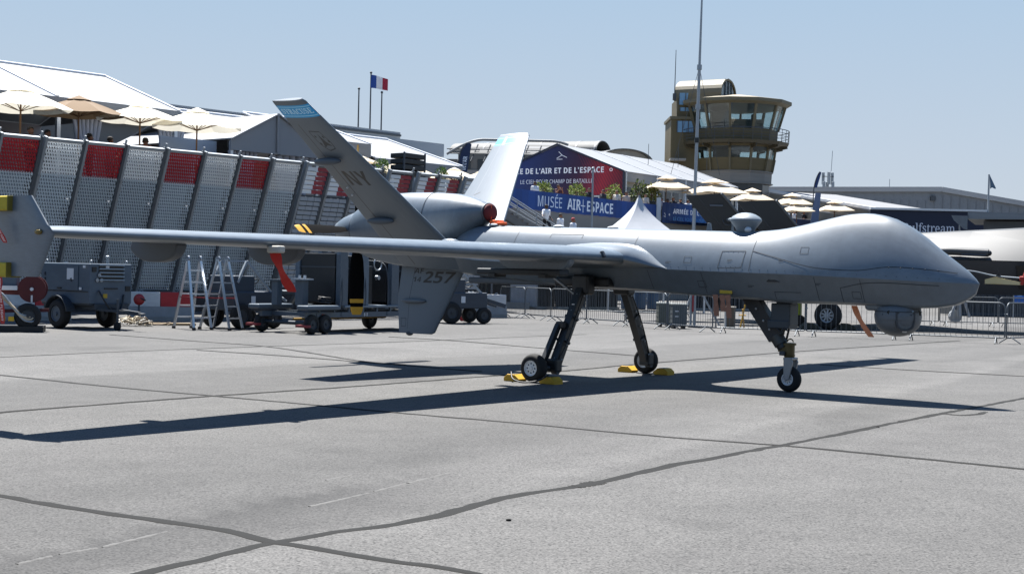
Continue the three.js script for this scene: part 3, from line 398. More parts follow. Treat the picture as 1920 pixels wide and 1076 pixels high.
// covers and safety gear carried by the drone
const carry = (name, label, cat, group) => thing(name, label, cat, O, HEAD, group);
{
  const c = carry('intake_cover', 'dark red plug in the air intake above the fuselage', 'intake cover');
  mesh('plug', sph(0.18, -2.06, 2.585, 0, 0.3, 0.82, 1, 24), M(0x500e13, 0.8), c);
  mesh('pull_strap', [rod(V(-2.02, 2.7, 0.03), V(-2.02, 2.48, 0.03), 0.008), rbox(0.16, 0.09, 0.22, 0.03, -1.92, 2.42, 0), rbox(0.2, 0.05, 0.12, 0.02, -1.8, 2.4, 0.06)], M(0xd2541c, 0.8), c);
  // folded cloth covers on the winglet corners
  for (const [y, lb] of [[2.165, 'yellow padded cover on the upper rear corner of the near winglet'], [1.52, 'yellow padded cover on the lower rear corner of the near winglet']]) {
    const p = carry('winglet_cover', lb, 'protective cover');
    mesh('padding', rbox(0.34, 0.145, 0.16, 0.02, -0.02, y, 10.46), worn(0xb7a321, 0.7), p);
    mesh('edge_piping', rbox(0.01, 0.147, 0.163, 0.003, 0.15, y, 10.46), M(0x6b621f, 0.7), p);
  }
  const lettered = (txt, bg, fg, w = 512, h = 64, font = 'bold 40px sans-serif') => M(0xffffff, 0.8, 0, { side: THREE.DoubleSide, map: canvasTex(w, h, (k) => { k.fillStyle = bg; k.fillRect(0, 0, w, h); k.fillStyle = fg; k.font = font; k.textBaseline = 'middle'; k.textAlign = 'center'; k.fillText(txt, w / 2, h / 2 + 2); }) });
  const warn = lettered('REMOVE BEFORE FLIGHT', '#a8261d', '#e9d8cf');
  const strip = (pts, w, m, name, o, side = V(1, 0, 0)) => {     // a cloth streamer along pts, uv along its length
    const cv = new THREE.CatmullRomCurve3(pts), n = 24, P = [], U = [], I = [];
    cv.getPoints(n).forEach((q, i) => { const tw = side.clone().applyAxisAngle(V(0, 1, 0), 0.28 * Math.sin(i * 0.4)); for (const g of [-1, 1]) { const p = q.clone().addScaledVector(tw, g * w / 2); P.push(p.x, p.y, p.z); U.push(i / n, g < 0 ? 0 : 1); } if (i) { const k = i * 2; I.push(k - 2, k - 1, k, k - 1, k + 1, k); } });
    const g = new THREE.BufferGeometry(); g.setAttribute('position', new THREE.Float32BufferAttribute(P, 3)); g.setAttribute('uv', new THREE.Float32BufferAttribute(U, 2)); g.setIndex(I); g.computeVertexNormals(); return mesh(name, g, m, o);
  };
  let s = carry('warning_streamer', 'lettered red streamer trailing forward from the upper yellow winglet cover', 'streamer');
  strip([V(-0.03, 2.11, 10.56), V(0.02, 2.0, 10.58), V(0.1, 1.87, 10.57), V(0.16, 1.78, 10.56)], 0.065, warn, 'ribbon', s);
  s = carry('warning_streamer', 'lettered red streamer hanging straight down from the lower yellow winglet cover', 'streamer');
  strip([V(0.08, 1.45, 10.56), V(0.1, 1.35, 10.57), V(0.13, 1.2, 10.57), V(0.17, 1.0, 10.58)], 0.065, warn, 'ribbon', s);
  s = carry('warning_streamer', 'wide plain red streamer hung under the middle of the near wing', 'streamer');
  strip([V(0.88, 1.79, 7.69), V(0.92, 1.66, 7.68), V(1.0, 1.48, 7.64), V(1.05, 1.34, 7.58)], 0.14, mat.streamer, 'ribbon', s);
  mesh('clamp', [rbox(0.2, 0.08, 0.1, 0.02, 0.9, 1.8, 7.69), rod(V(0.82, 1.84, 7.71), V(0.86, 1.76, 7.71), 0.012)], M(0xa9a59b, 0.6), s);
  s = carry('warning_streamer', 'faded orange streamer hanging beside the sensor ball', 'streamer');
  strip([V(4.36, 1.26, 0.1), V(4.42, 1.12, 0.1), V(4.52, 0.98, 0.12), V(4.62, 0.84, 0.1)], 0.085, M(0xc97f5a, 0.8, 0, { side: THREE.DoubleSide }), 'ribbon', s);
  s = carry('warning_streamer', 'cream streamer flag tied to the nose probe with a red tip cover', 'streamer');
  mesh('ribbon', slab([V(6.02, 1.6, -0.29), V(6.02, 1.66, -0.29), V(6.16, 1.7, -0.29), V(6.3, 1.665, -0.29), V(6.5, 1.63, -0.29), V(6.5, 1.595, -0.29), V(6.3, 1.6, -0.29), V(6.14, 1.615, -0.29)], V(0, 0, -0.008)), M(0xc9b98c, 0.8), s);
  mesh('tip_cover', [rod(V(6.5, 1.6, -0.29), V(6.56, 1.78, -0.29), 0.022), rbox(0.09, 0.06, 0.05, 0.015, 6.52, 1.68, -0.29)], M(0x9d2a22, 0.7), s);
  s = carry('gear_pin_tag', 'yellow placard with brown cloth tags at the front gear bay', 'safety tag');
  mesh('placard', box(0.2, 0.05, 0.012, 2.52, 1.4, fusZ(2.52, 1.4) + 0.01), M(0xb49a2a, 0.6), s);
  for (const dx of [-0.09, 0.02, 0.11]) strip([V(2.5 + dx, 1.36, 0.48), V(2.5 + dx + 0.01, 1.26, 0.48), V(2.53 + dx, 1.14 - Math.abs(dx), 0.48)], 0.08, M(0x8b6350, 0.8, 0, { side: THREE.DoubleSide }), 'cloth_tag', s);
  // wheel chocks
  for (const [x, z, t, lb] of [[-0.3, 1.6, 0, 'yellow wheel chock behind the near main wheel of the drone'], [0.38, 1.62, Math.PI, 'yellow wheel chock ahead of the near main wheel of the drone'], [-0.32, -1.58, 0, 'yellow wheel chock behind the far main wheel of the drone'], [0.4, -1.56, Math.PI, 'yellow wheel chock ahead of the far main wheel of the drone']]) {
    const p = PL(x * 0.94, 0, z), k = thing('wheel_chock', lb, 'wheel chock', p, HEAD + t, 'chocks at the drone main wheels');
    mesh('block', ext([[-0.135, 0.0], [0.1, 0.0], [0.125, 0.028], [0.045, 0.085], [-0.08, 0.085], [-0.135, 0.04]], 0.21, 0.01).translate(0, 0.011, -0.105), worn(0xbd9312, 0.6), k);
    mesh('tread_strip', box(0.1, 0.012, 0.16, -0.02, 0.105, 0), mat.black, k);
  }
  const rp = thing('chock_rope', 'dark rope lying across the near pair of yellow chocks', 'rope', O, HEAD);
  mesh('cord', tube([V(-0.3, 0.14, 1.7), V(-0.15, 0.05, 1.85), V(0.1, 0.02, 1.9), V(0.3, 0.06, 1.82), V(0.38, 0.14, 1.7)], 0.012), mat.black, rp);
}
// ---------------------------------------------------------------- builders shared by the background
function makeParasol(p, topY, rimY, R, hex, label, group, floorY, square = false, tr = 0.28) {
  const o = thing('parasol', label, 'parasol', V(p.x, floorY, p.z), square ? 0.3 + rr(-0.25, 0.25) : rr(0, 0.8), group), n = square ? 4 : 8, rim = rimY - floorY, top = topY - floorY, m = new THREE.MeshPhysicalMaterial({ color: hex, roughness: 0.95, transmission: tr, thickness: 0 });
  const P = [], I = [], seg = 6, put = (x, y, z) => P.push(x, y, z);
  for (let k = 0; k < n; k++) for (let s = 0; s < 4; s++) {      // each gore sags a little between its ribs
    for (let j = 0; j < seg; j++) {
      const pt = (jj, ss) => { const f = jj / seg * 0.94 + 0.06, g = ss / 4, a = (k + g) / n * Math.PI * 2 + Math.PI / n, c = Math.cos(Math.PI / n) / Math.cos((g - 0.5) * 2 * Math.PI / n), r = R * f * c; return [Math.cos(a) * r, top - (top - rim) * (0.78 * f + 0.22 * f * f) - 0.03 * R * f * Math.sin(Math.PI * g), Math.sin(a) * r]; };
      const A = pt(j, s), B = pt(j + 1, s), C = pt(j + 1, s + 1), D = pt(j, s + 1); for (const q of [A, D, C, A, C, B]) put(...q);
    }
  }
  let g = new THREE.BufferGeometry(); g.setAttribute('position', new THREE.Float32BufferAttribute(P, 3)); g = mergeVertices(g, 1e-4); g.computeVertexNormals();
  mesh('canopy', toCreasedNormals(g, 0.35), m, o);
  mesh('vent_cap', new THREE.ConeGeometry(R * (square ? 0.42 : 0.27), (top - rim) * (square ? 0.4 : 0.3), n, 1, true).rotateY(square ? Math.PI / n + Math.PI / 2 : Math.PI / n).translate(0, top + (square ? 0.08 : 0.02) * R - (top - rim) * 0.06, 0), m, o);
  mesh('pole', cyl(0.03, 0.03, top, 10, 0, top / 2, 0), mat.wood, o);
  for (let k = 0; k < n; k++) { const a = k / n * Math.PI * 2 + Math.PI / n; mesh('rib', rod(V(0, rim - 0.1, 0), V(Math.cos(a) * R * 0.6, rim + (top - rim) * 0.38, Math.sin(a) * R * 0.6), 0.014, 5), mat.wood, o); }
  return o;
}
function shrub(c, r, label, group, below, tall = 1, hexes = [0x2f4a1c, 0x44601f, 0x5d7a2c]) {
  const o = thing('shrub', label, 'shrub', V(c.x, c.y - below, c.z), 0, group), P = [[], [], []], N = 520;
  for (let i = 0; i < N; i++) {
    const a = rnd() * 7, b = Math.acos(rr(-0.9, 1)), q = Math.pow(rnd(), 0.4), k = 0.86 + 0.16 * Math.sin(a * 3 + b * 4), p = V(Math.cos(a) * Math.sin(b) * r * q * k, below + Math.cos(b) * r * tall * q * k, Math.sin(a) * Math.sin(b) * r * q * k), s = r * rr(0.16, 0.28);
    const d = p.clone().sub(V(0, below, 0)).normalize().add(V(rr(-0.5, 0.5), rr(-0.2, 0.9), rr(-0.5, 0.5))).normalize(), w = V(rr(-1, 1), rr(-1, 1), rr(-1, 1)).cross(d).normalize().multiplyScalar(s * 0.34), t = p.clone().addScaledVector(d, s), m = p.clone().addScaledVector(d, s * 0.5);
    const L = P[i % 3]; for (const x of [p, m.clone().add(w), t, p, t, m.clone().sub(w)]) L.push(x.x, x.y, x.z);
  }
  P.forEach((L, i) => { const g = new THREE.BufferGeometry(); g.setAttribute('position', new THREE.Float32BufferAttribute(L, 3)); g.computeVertexNormals(); tag(mesh('foliage', geoClean(g), new THREE.MeshPhysicalMaterial({ color: hexes[i], roughness: 0.8, transmission: 0.3, thickness: 0, side: THREE.DoubleSide }), o), null, null, null, 'stuff'); });
  mesh('stem', [rod(V(0, Math.max(0, below - r * 1.3), 0), V(0, below + r * 0.3, 0), r * 0.06), rod(V(0, below - r * 0.4, 0), V(r * 0.4, below + r * 0.5, 0), r * 0.04), rod(V(0, below - r * 0.4, 0), V(-r * 0.4, below + r * 0.4, r * 0.2), r * 0.04)], mat.wood, o);
  if (below > r * 0.9) mesh('pot', lathe([[0.001, 0], [r * 0.42, 0], [r * 0.55, Math.max(0.2, below - r * 0.8)], [r * 0.5, Math.max(0.2, below - r * 0.8)], [0.001, Math.max(0.15, below - r * 0.9)]], 16), mat.darkGrey, o);
  return o;
}
// people: a body meshed from one smooth field, with clothing meshed as slightly fuller fields over it
const poseCache = {};
function figure(pose) {
  if (poseCache[pose]) return poseCache[pose];
  const J = { hip: V(0, 0.94, 0), chest: V(0, 1.3, 0.01), neck: V(0, 1.48, 0), head: V(0, 1.635, 0.02), sL: V(0.185, 1.42, 0), sR: V(-0.185, 1.42, 0), hL: V(0.09, 0.92, 0), hR: V(-0.09, 0.92, 0) };
  const arm = { stand: [V(0.24, 1.14, -0.02), V(0.25, 0.9, 0.06), V(-0.24, 1.14, -0.02), V(-0.25, 0.9, 0.06)], climb: [V(0.26, 1.16, -0.1), V(0.3, 0.98, 0.08), V(-0.3, 1.2, 0.12), V(-0.42, 1.08, 0.32)], lean: [V(0.27, 1.18, 0.08), V(0.2, 1.1, 0.32), V(-0.27, 1.18, 0.08), V(-0.2, 1.1, 0.32)], film: [V(0.26, 1.22, 0.14), V(0.12, 1.46, 0.26), V(-0.26, 1.22, 0.14), V(-0.12, 1.46, 0.26)] }[pose];
  const leg = pose === 'climb' ? [V(0.1, 0.62, 0.24), V(0.1, 0.24, 0.14), V(-0.1, 0.5, -0.06), V(-0.1, 0.07, -0.18)] : [V(0.1, 0.5, 0.02), V(0.11, 0.07, -0.02), V(-0.1, 0.5, 0.02), V(-0.11, 0.07, -0.02)];
  const caps = { torso: [[J.hip, J.chest, 0.125, 0.15], [J.chest, V(0, 1.42, 0), 0.15, 0.12], [J.sL, J.sR, 0.065, 0.065]], upper: [[J.sL, arm[0], 0.06, 0.046], [J.sR, arm[2], 0.06, 0.046]], fore: [[arm[0], arm[1], 0.044, 0.032], [arm[2], arm[3], 0.044, 0.032]], head: [[V(0, 1.45, 0), V(0, 1.56, 0.01), 0.055, 0.055], [V(0, 1.6, 0.025), V(0, 1.67, 0.005), 0.085, 0.1], [V(0, 1.62, 0.09), V(0, 1.6, 0.125), 0.02, 0.018], [V(0.1, 1.63, 0), V(0.105, 1.64, 0), 0.025, 0.02], [V(-0.1, 1.63, 0), V(-0.105, 1.64, 0), 0.025, 0.02]], legs: [[J.hL, leg[0], 0.09, 0.062], [leg[0], leg[1], 0.06, 0.042], [J.hR, leg[2], 0.09, 0.062], [leg[2], leg[3], 0.06, 0.042], [J.hL, J.hR, 0.1, 0.1]], feet: [[leg[1], leg[1].clone().add(V(0, -0.03, 0.15)), 0.045, 0.032], [leg[3], leg[3].clone().add(V(0, -0.03, 0.15)), 0.045, 0.032]], hands: [] };
  for (const [e, w] of [[arm[0], arm[1]], [arm[2], arm[3]]]) {
    const d = w.clone().sub(e).normalize(), s = V(0, 0, 1).cross(d).normalize(), pm = w.clone().addScaledVector(d, 0.08); caps.hands.push([w, pm, 0.028, 0.03]);
    for (let f = 0; f < 4; f++) caps.hands.push([pm.clone().addScaledVector(s, (f - 1.5) * 0.018), pm.clone().addScaledVector(s, (f - 1.5) * 0.022).addScaledVector(d, 0.075 - Math.abs(f - 1.4) * 0.012).add(V(0, 0, 0.02)), 0.01, 0.008]);
    caps.hands.push([w.clone().addScaledVector(d, 0.03).addScaledVector(s, 0.02), w.clone().addScaledVector(d, 0.075).addScaledVector(s, 0.055), 0.012, 0.009]);
  }
  const sd = (p, [a, b, r0, r1]) => { const bx = b.x - a.x, by = b.y - a.y, bz = b.z - a.z, px = p.x - a.x, py = p.y - a.y, pz = p.z - a.z, t = Math.min(1, Math.max(0, (px * bx + py * by + pz * bz) / (bx * bx + by * by + bz * bz + 1e-9))); return Math.hypot(px - bx * t, py - by * t, pz - bz * t) - (r0 + (r1 - r0) * t); };
  function field(list, grow, res = 76, clip) {
    const mc = new MarchingCubes(res, mat.black, false, false, 60000), S = 0.95, p = V(); mc.isolation = 0; let i = 0;
    for (let z = 0; z < res; z++) for (let y = 0; y < res; y++) for (let x = 0; x < res; x++, i++) {
      p.set((x - res / 2) / (res / 2) * S * 0.62, (y - res / 2) / (res / 2) * S + 0.9, (z - res / 2) / (res / 2) * S * 0.62); let d = 1e3;
      for (const c of list) { const e = sd(p, c), h = Math.max(0, 0.035 - Math.abs(d - e)) / 0.035; d = Math.min(d, e) - h * h * 0.035 * 0.25; }
      d -= grow; if (clip) d = Math.max(d, clip(p)); mc.field[i] = -d;
    }
    mc.update(); const n = mc.count, g = new THREE.BufferGeometry(), q = mc.positionArray.slice(0, n * 3);
    for (let k = 0; k < n; k++) { q[k * 3] *= S * 0.62; q[k * 3 + 1] = q[k * 3 + 1] * S + 0.9; q[k * 3 + 2] *= S * 0.62; }
    g.setAttribute('position', new THREE.BufferAttribute(q, 3)); const mg = mergeVertices(g, 1e-4); mg.computeVertexNormals(); return mg;
  }
  return poseCache[pose] = { body: field([...caps.torso, ...caps.upper, ...caps.fore, ...caps.head, ...caps.legs, ...caps.feet, ...caps.hands], 0), shirt: field([...caps.torso, ...caps.upper], 0.014), trousers: field(caps.legs, 0.016, 60), shoes: field(caps.feet, 0.01, 60), hair: field([[V(0, 1.66, -0.015), V(0, 1.69, -0.01), 0.1, 0.1]], 0.008, 60, (p) => -(p.y - 1.63 - (p.z > 0.02 ? (p.z - 0.02) * 1.1 : 0))) };
}
function person(p, turn, pose, shirt, trousers, label, o2 = {}) {
  const o = thing('person', label, 'person', p, turn, o2.group), f = figure(pose); o.scale.setScalar(o2.scale ?? 1);
  const b = mesh('body', f.body, M(o2.skin ?? 0x8a5a40, 0.6), o);
  mesh('shirt', f.shirt, M(shirt, 0.8), b); mesh('trousers', f.trousers, M(trousers, 0.8), b); mesh('shoes', f.shoes, mat.black, b); mesh(o2.cap ? 'cap' : 'hair', f.hair, M(o2.cap ?? o2.hair ?? 0x1b1512, 0.8), b);
  return o;
}
// ---------------------------------------------------------------- left: blast deflectors, marquees, hall
const RA = V(-11.07, 0, -42.78), RT = Math.atan2(0.7507, 0.6606), RE = V(Math.cos(RT), 0, -Math.sin(RT)), RN = V(Math.sin(RT), 0, Math.cos(RT));
const RP = (t, y, off) => RA.clone().addScaledVector(RE, t).addScaledVector(RN, off).setY(y);
const rowHit = (u, v, off, k = 0) => { const r = ray(u, v), C = camera.position, q = RA.clone().sub(C), s = (off + q.dot(RN) + k * C.y) / (r.dot(RN) - k * r.y), p = C.clone().addScaledVector(r, s); return V(p.clone().sub(RA).dot(RE), p.y, p.clone().sub(RA).dot(RN)); };   // (t, y, off) in the row's frame
const rowThing = (name, label, cat, group, t = 0, off = 0) => thing(name, label, cat, RP(t, 0, off), RT, group);
{
  const topV = (u) => { const L = [[-120, 228], [0, 243], [160, 262], [312, 281], [450, 300], [570, 312], [725, 330], [862, 346], [960, 357]]; let i = 0; while (i < L.length - 2 && u > L[i + 1][0]) i++; return L[i][1] + (L[i + 1][1] - L[i][1]) * (u - L[i][0]) / (L[i + 1][0] - L[i][0]); };
  const tOf = (u) => rowHit(u, topV(u), -1, 0.37).x, LEAN = Math.atan(0.37), SL = 5.0 / Math.cos(LEAN), S0 = 0.85;
  const whiteM = M(0xdde1e4, 0.5, 0.1, { side: THREE.DoubleSide }), redM = M(0xa31f2b, 0.5, 0, { side: THREE.DoubleSide }), greyM = M(0xbac6d0, 0.45, 0.1, { side: THREE.DoubleSide });
  const rearM = M(0x6f7c88, 0.5, 0.1, { side: THREE.DoubleSide }), frameM = worn(0x8f959a, 0.5, 0.4), darkFrame = worn(0x4d5359, 0.55, 0.3);
  function expanded(w, s0, s1, pitch = 0.1, hole = 0.078, sh = 0.036) {      // expanded metal: zigzag strands bonded at their peaks
    const nx = Math.round(w / hole) * 2, ny = Math.round((s1 - s0) / pitch), P = [], I = []; let k = 0;
    for (let i = 0; i <= ny; i++) for (let j = 0; j <= nx; j++) {
      const a = ((i + j) % 2 ? 1 : -1) * pitch * 0.27, x = -w / 2 + w * j / nx, y = s0 + (s1 - s0) * i / ny + a;
      P.push(x, y - sh, -0.014, x, y + sh, 0.014); if (j) I.push(k - 2, k, k - 1, k - 1, k, k + 1); k += 2;
    }
    const g = new THREE.BufferGeometry(); g.setAttribute('position', new THREE.Float32BufferAttribute(P, 3)); g.setIndex(I); return geoClean(g).rotateX(LEAN);
  }
  const frame = (o, w) => {
    const pp = (x) => box(0.075, SL - S0 + 0.1, 0.14, x, (SL + S0) / 2, -0.02).rotateX(LEAN);
    mesh('post', pp(-w / 2 + 0.04), frameM, o); mesh('post', pp(w / 2 - 0.04), darkFrame, o);
    mesh('top_rail', box(w, 0.08, 0.13, 0, SL - 0.02, -0.02).rotateX(LEAN), frameM, o); mesh('bottom_rail', box(w, 0.1, 0.13, 0, S0, -0.02).rotateX(LEAN), darkFrame, o);
    mesh('post_pin', cyl(0.03, 0.03, 0.16, 8, w / 2 - 0.04, SL + 0.1, -0.02).rotateX(LEAN), frameM, o);
    mesh('clamp_bolt', [cyl(0.03, 0.03, 0.03, 8, -w / 2 + 0.04, SL * 0.52, 0.06, Math.PI / 2), cyl(0.03, 0.03, 0.03, 8, -w / 2 + 0.04, SL * 0.8, 0.06, Math.PI / 2)].map((q) => q.rotateX(LEAN)), mat.steel, o);
    mesh('stay', beam(V(-w / 2 + 0.06, S0 * 0.93, S0 * 0.36), V(-w / 2 + 0.2, 0.5, 0.75), 0.07, 0.07), frameM, o);
    mesh('rear_strut', beam(V(w / 2 - 0.05, 3.4, 1.1), V(w / 2 - 0.05, 0.15, -1.5), 0.1, 0.12), darkFrame, o);
  };
  const ord = ['first', 'second', 'third', 'fourth', 'fifth', 'sixth', 'seventh', 'eighth', 'ninth'];
  const B1 = [-78, 2, 82, 160, 238, 313, 382, 449, 509, 567];
  for (let i = 0; i < 9; i++) {
    const t0 = tOf(B1[i]), t1 = tOf(B1[i + 1]), w = t1 - t0 - 0.015, red = i % 2 === 1, nth = Math.floor(i / 2);
    const o = rowThing('blast_deflector', `perforated leaning deflector with ${red ? 'dark red' : 'white'} top band, ${ord[nth]} ${red ? 'red' : 'white'} one from the left`, 'blast deflector', 'perforated blast deflector panels', (t0 + t1) / 2, -1);
    o.rotation.y += rr(-0.012, 0.012); o.rotation.z = rr(-0.004, 0.004); const tv = (m0) => { const m1 = m0.clone(); m1.color.multiplyScalar(rr(0.86, 1.08)); return m1; };
    frame(o, w); mesh('upper_mesh', expanded(w - 0.16, SL - 1.02, SL - 0.09, 0.1, 0.078, 0.043), tv(red ? redM : whiteM), o); mesh('lower_mesh', expanded(w - 0.16, S0 + 0.06, SL - 1.04), tv(greyM), o); mesh('rear_mesh', expanded(w - 0.16, S0 + 0.06, SL - 0.1).translate(0, 0.12, -0.3), rearM, o);
  }
  const B2 = [572, 619, 666, 716, 727, 773, 781, 820, 862, 868, 908, 950], pairs = [[0, 1], [1, 2], [2, 3], [4, 5], [6, 7], [7, 8], [9, 10], [10, 11]];
  const slatW = M(0xc6c9cb, 0.5), slatR = M(0x84202a, 0.5), slatG = M(0x8b8f94, 0.5);
  pairs.forEach(([a, b], i) => {
    const t0 = tOf(B2[a]), t1 = tOf(B2[b]), w = t1 - t0 - 0.02, o = rowThing('louvred_deflector', `leaning louvred deflector with white and red top slats, ${ord[i]} louvred one from the left`, 'blast deflector', 'louvred blast deflector panels', (t0 + t1) / 2, -1);
    frame(o, w);
    const iw = w - 0.16, sl = (x, y, ww, tl = 0) => box(ww, 0.122, 0.02, x, y, 0.02, -0.3, 0, tl).rotateX(LEAN);
    for (let r = 0; r < 6; r++) { const y = SL - 0.18 - r * 0.155, sft = -0.02 * r; mesh('white_slat', sl(-iw * 0.25 + sft * 0.3, y, iw * 0.46), slatW, o); mesh('red_slat', sl(iw * 0.25 + sft * 0.3, y, iw * 0.5), slatR, o); }
    const low = []; for (let y = SL - 1.2; y > S0 + 0.15; y -= 0.16) for (const [x, ww] of [[-0.33, 0.26], [0, 0.27], [0.33, 0.26]]) low.push(sl(iw * (x + 0.035 * Math.sin(y * 2.1)), y, iw * (ww + 0.04 - 0.05 * Math.sin(y * 1.7 + x * 9))));
    tag(mesh('lower_louvres', low, slatG, o), null, null, null, 'stuff');
    for (const x of [-0.165, 0.165]) mesh('louvre_rail', box(0.035, SL - S0 - 1.2, 0.03, iw * x, (SL - 1.1 + S0) / 2, -0.06).rotateX(LEAN), darkFrame, o);
  });
  // concrete blocks that weigh the deflectors down
  const block = (p, turn, L, split, label, flip) => {
    const o = thing('concrete_barrier', label, 'barrier', p, turn, 'red and white concrete barriers');
    mesh('base', ext([[-0.36, 0], [0.36, 0], [0.36, 0.12], [0.24, 0.4], [-0.24, 0.4], [-0.36, 0.12]], L, 0.012).rotateY(Math.PI / 2).translate(-L / 2, 0, 0), mat.concrete, o);
    const a = L * split, body = (x, w, m, n) => mesh(n, rbox(w, 0.42, 0.46, 0.02, x, 0.612, 0), m, o);
    body(-L / 2 + a / 2, a - 0.01, flip ? worn(0xb3262a, 0.6) : worn(0xc9c8c6, 0.6), flip ? 'red_body' : 'white_body'); body(a / 2, L - a - 0.01, flip ? worn(0xc9c8c6, 0.6) : worn(0xb3262a, 0.6), flip ? 'white_body' : 'red_body');
    for (const k of [-0.3, 0.3]) mesh('lifting_hook', new THREE.TorusGeometry(0.05, 0.012, 6, 12, Math.PI).translate(k * L, 0.82, 0), mat.steel, o);
  };
  const g1 = gnd(298, 601), g2 = gnd(905, 595), g3 = gnd(60, 600), g4 = gnd(560, 600);
  block(g1, RT - 0.55, 1.75, 0.5, 'white and red concrete barrier with a small red plug between the generator and the ladders');
  block(g2, RT - 0.62, 1.6, 0.28, 'red and white concrete barrier standing right of the numbered fin', true);
  block(g3, RT - 0.3, 1.9, 0.5, 'pale concrete barrier half hidden behind the red hose drum');
  const plug = thing('red_valve', 'small round red valve standing before the white half of the barrier', 'valve', gnd(259, 603), 0);
  mesh('valve_wheel', sph(0.16, 0, 0.62, 0, 1, 1, 0.5), M(0x8e1f22, 0.5), plug); mesh('stem', rod(V(0, 0, 0), V(0, 0.5, 0), 0.03), mat.darkGrey, plug); mesh('handle', rod(V(0.05, 0.66, 0.06), V(0.2, 0.6, 0.06), 0.02), mat.black, plug);

  // ---- the raised hospitality deck behind
  const deckY = 4.35;
  const deck = rowThing('raised_deck', 'dark raised timber deck behind the row of blast deflectors', 'deck', null, 0, 0);
  mesh('floor_slab', box(38, 0.25, 26, -4, deckY - 0.125, -18), mat.equipDark, deck); mesh('front_wall', box(38, deckY - 0.3, 0.2, -4, (deckY - 0.3) / 2, -5.3), worn(0x2a2c30, 0.8), deck);
  tag(deck, null, null, null, 'structure');
  const canvasM = mat.tent, seamW = M(0xc4c7cc, 0.5);
  const local = (o, name, g, m) => mesh(name, g, m, o);
  function marquee(label, tA, tB, eY, rY, f, b, opts = {}) {      // a frame tent in the row's frame: eaves at offsets f and b, ridge between
    const o = rowThing('marquee', label, 'tent', 'white hospitality marquees'), m = (f + b) / 2, w = 0.06;
    local(o, 'front_roof', slab([V(tA, eY, f), V(tB, eY, f), V(tB, rY, m), V(tA, rY, m)], V(0, -w, 0)), canvasM); local(o, 'rear_roof', slab([V(tA, rY, m - 0.01), V(tB, rY, m - 0.01), V(tB, eY, b), V(tA, eY, b)], V(0, -w, 0)), canvasM);
    local(o, 'front_valance', box(tB - tA, 0.55, 0.05, (tA + tB) / 2, eY - 0.3, f + 0.03), mat.tent);
    const n = Math.max(1, Math.round((tB - tA) / 5)); for (let i = 0; i <= n; i++) { const t = tA + (tB - tA) * i / n; local(o, 'roof_seam', beam(V(t, eY + 0.02, f + 0.02), V(t, rY + 0.03, m), 0.12, 0.05), seamW); if (!opts.noPost) local(o, 'post', box(0.14, eY - deckY - 0.1, 0.14, t + (i === n ? -0.1 : 0.1), (eY + deckY) / 2 - 0.1, f - 0.1), mat.alu); }
    local(o, 'ridge_cap', rod(V(tA, rY + 0.02, m), V(tB, rY + 0.02, m), 0.07), seamW);
    local(o, 'gable_end', slab([V(tB, eY - 0.1, f), V(tB, eY - 0.1, b), V(tB, rY - 0.08, m)], V(-0.05, 0, 0)), mat.tent);
    local(o, 'back_wall', box(tB - tA, eY - deckY, 0.08, (tA + tB) / 2, (eY + deckY) / 2 - 0.05, b + 0.2), M(opts.wall ?? 0x8f8a8c, 0.8));
    return o;
  }
  const mA = rowHit(335, 208, -9), mR = rowHit(258, 152, -14);
  const T1 = marquee('large white marquee with a dark interior above the left deflectors', -18, mA.x, mA.y, mR.y, -9, -19);
  const curtain = (o, t, y0, y1, off, w, m) => { const g = []; for (let i = 0; i < 7; i++) g.push(cyl(w * 0.05, w * 0.085, (y1 - y0) * 0.55, 8, t + (i - 3) * w * 0.1, y0 + (y1 - y0) * 0.28, off), rod(V(t + (i - 3) * w * 0.1, y0 + (y1 - y0) * 0.5, off), V(t + (i - 3) * w * 0.17, y1, off), w * 0.07, 8)); mesh('tied_curtain', g, m, o); };
  const sheer = M(0x9a9ca4, 0.8);
  for (const u of [162, 320]) { const h = rowHit(u, 240, -9.4); curtain(T1, h.x, deckY, mA.y - 0.5, -9.4, 1.1, sheer); }
  const gA = rowHit(432, 258, -7), gB = rowHit(600, 285, -7), gR = rowHit(505, 211, -7);
  {
    const o = rowThing('marquee', 'white gable fronted marquee with tied back sheer curtains beside the fin', 'tent', 'white hospitality marquees'), t0 = gA.x, t1 = gB.x, tm = (t0 + t1) / 2, eY = gA.y, rY = gR.y;
    local(o, 'left_roof', slab([V(t0, eY, -6.9), V(tm, rY, -6.9), V(tm, rY, -15), V(t0, eY, -15)], V(0, -0.05, 0)), canvasM); local(o, 'right_roof', slab([V(tm, rY - 0.004, -6.9), V(t1, eY, -6.9), V(t1, eY, -15), V(tm, rY - 0.004, -15)], V(0, -0.05, 0)), canvasM);
    local(o, 'gable_cloth', slab([V(t0, eY - 0.45, -7), V(t1, eY - 0.45, -7), V(t1, eY - 0.06, -7), V(tm, rY - 0.06, -7), V(t0, eY - 0.06, -7)], V(0, 0, -0.05)), mat.tent);
    local(o, 'gable_pole', rod(V(tm, eY - 0.4, -6.95), V(tm, rY, -6.95), 0.05), mat.tent);
    for (const t of [t0 + 0.1, t1 - 0.1]) local(o, 'post', box(0.12, eY - deckY, 0.12, t, (eY + deckY) / 2 - 0.1, -7.1), mat.alu);
    curtain(o, t0 + 0.8, deckY, eY - 0.45, -7.3, 1.2, sheer); curtain(o, t1 - 1.2, deckY, eY - 0.45, -7.3, 2.0, sheer);
    local(o, 'back_wall', box(t1 - t0, eY - deckY, 0.08, tm, (eY + deckY) / 2, -14.6), M(0x8f8a8c, 0.8));
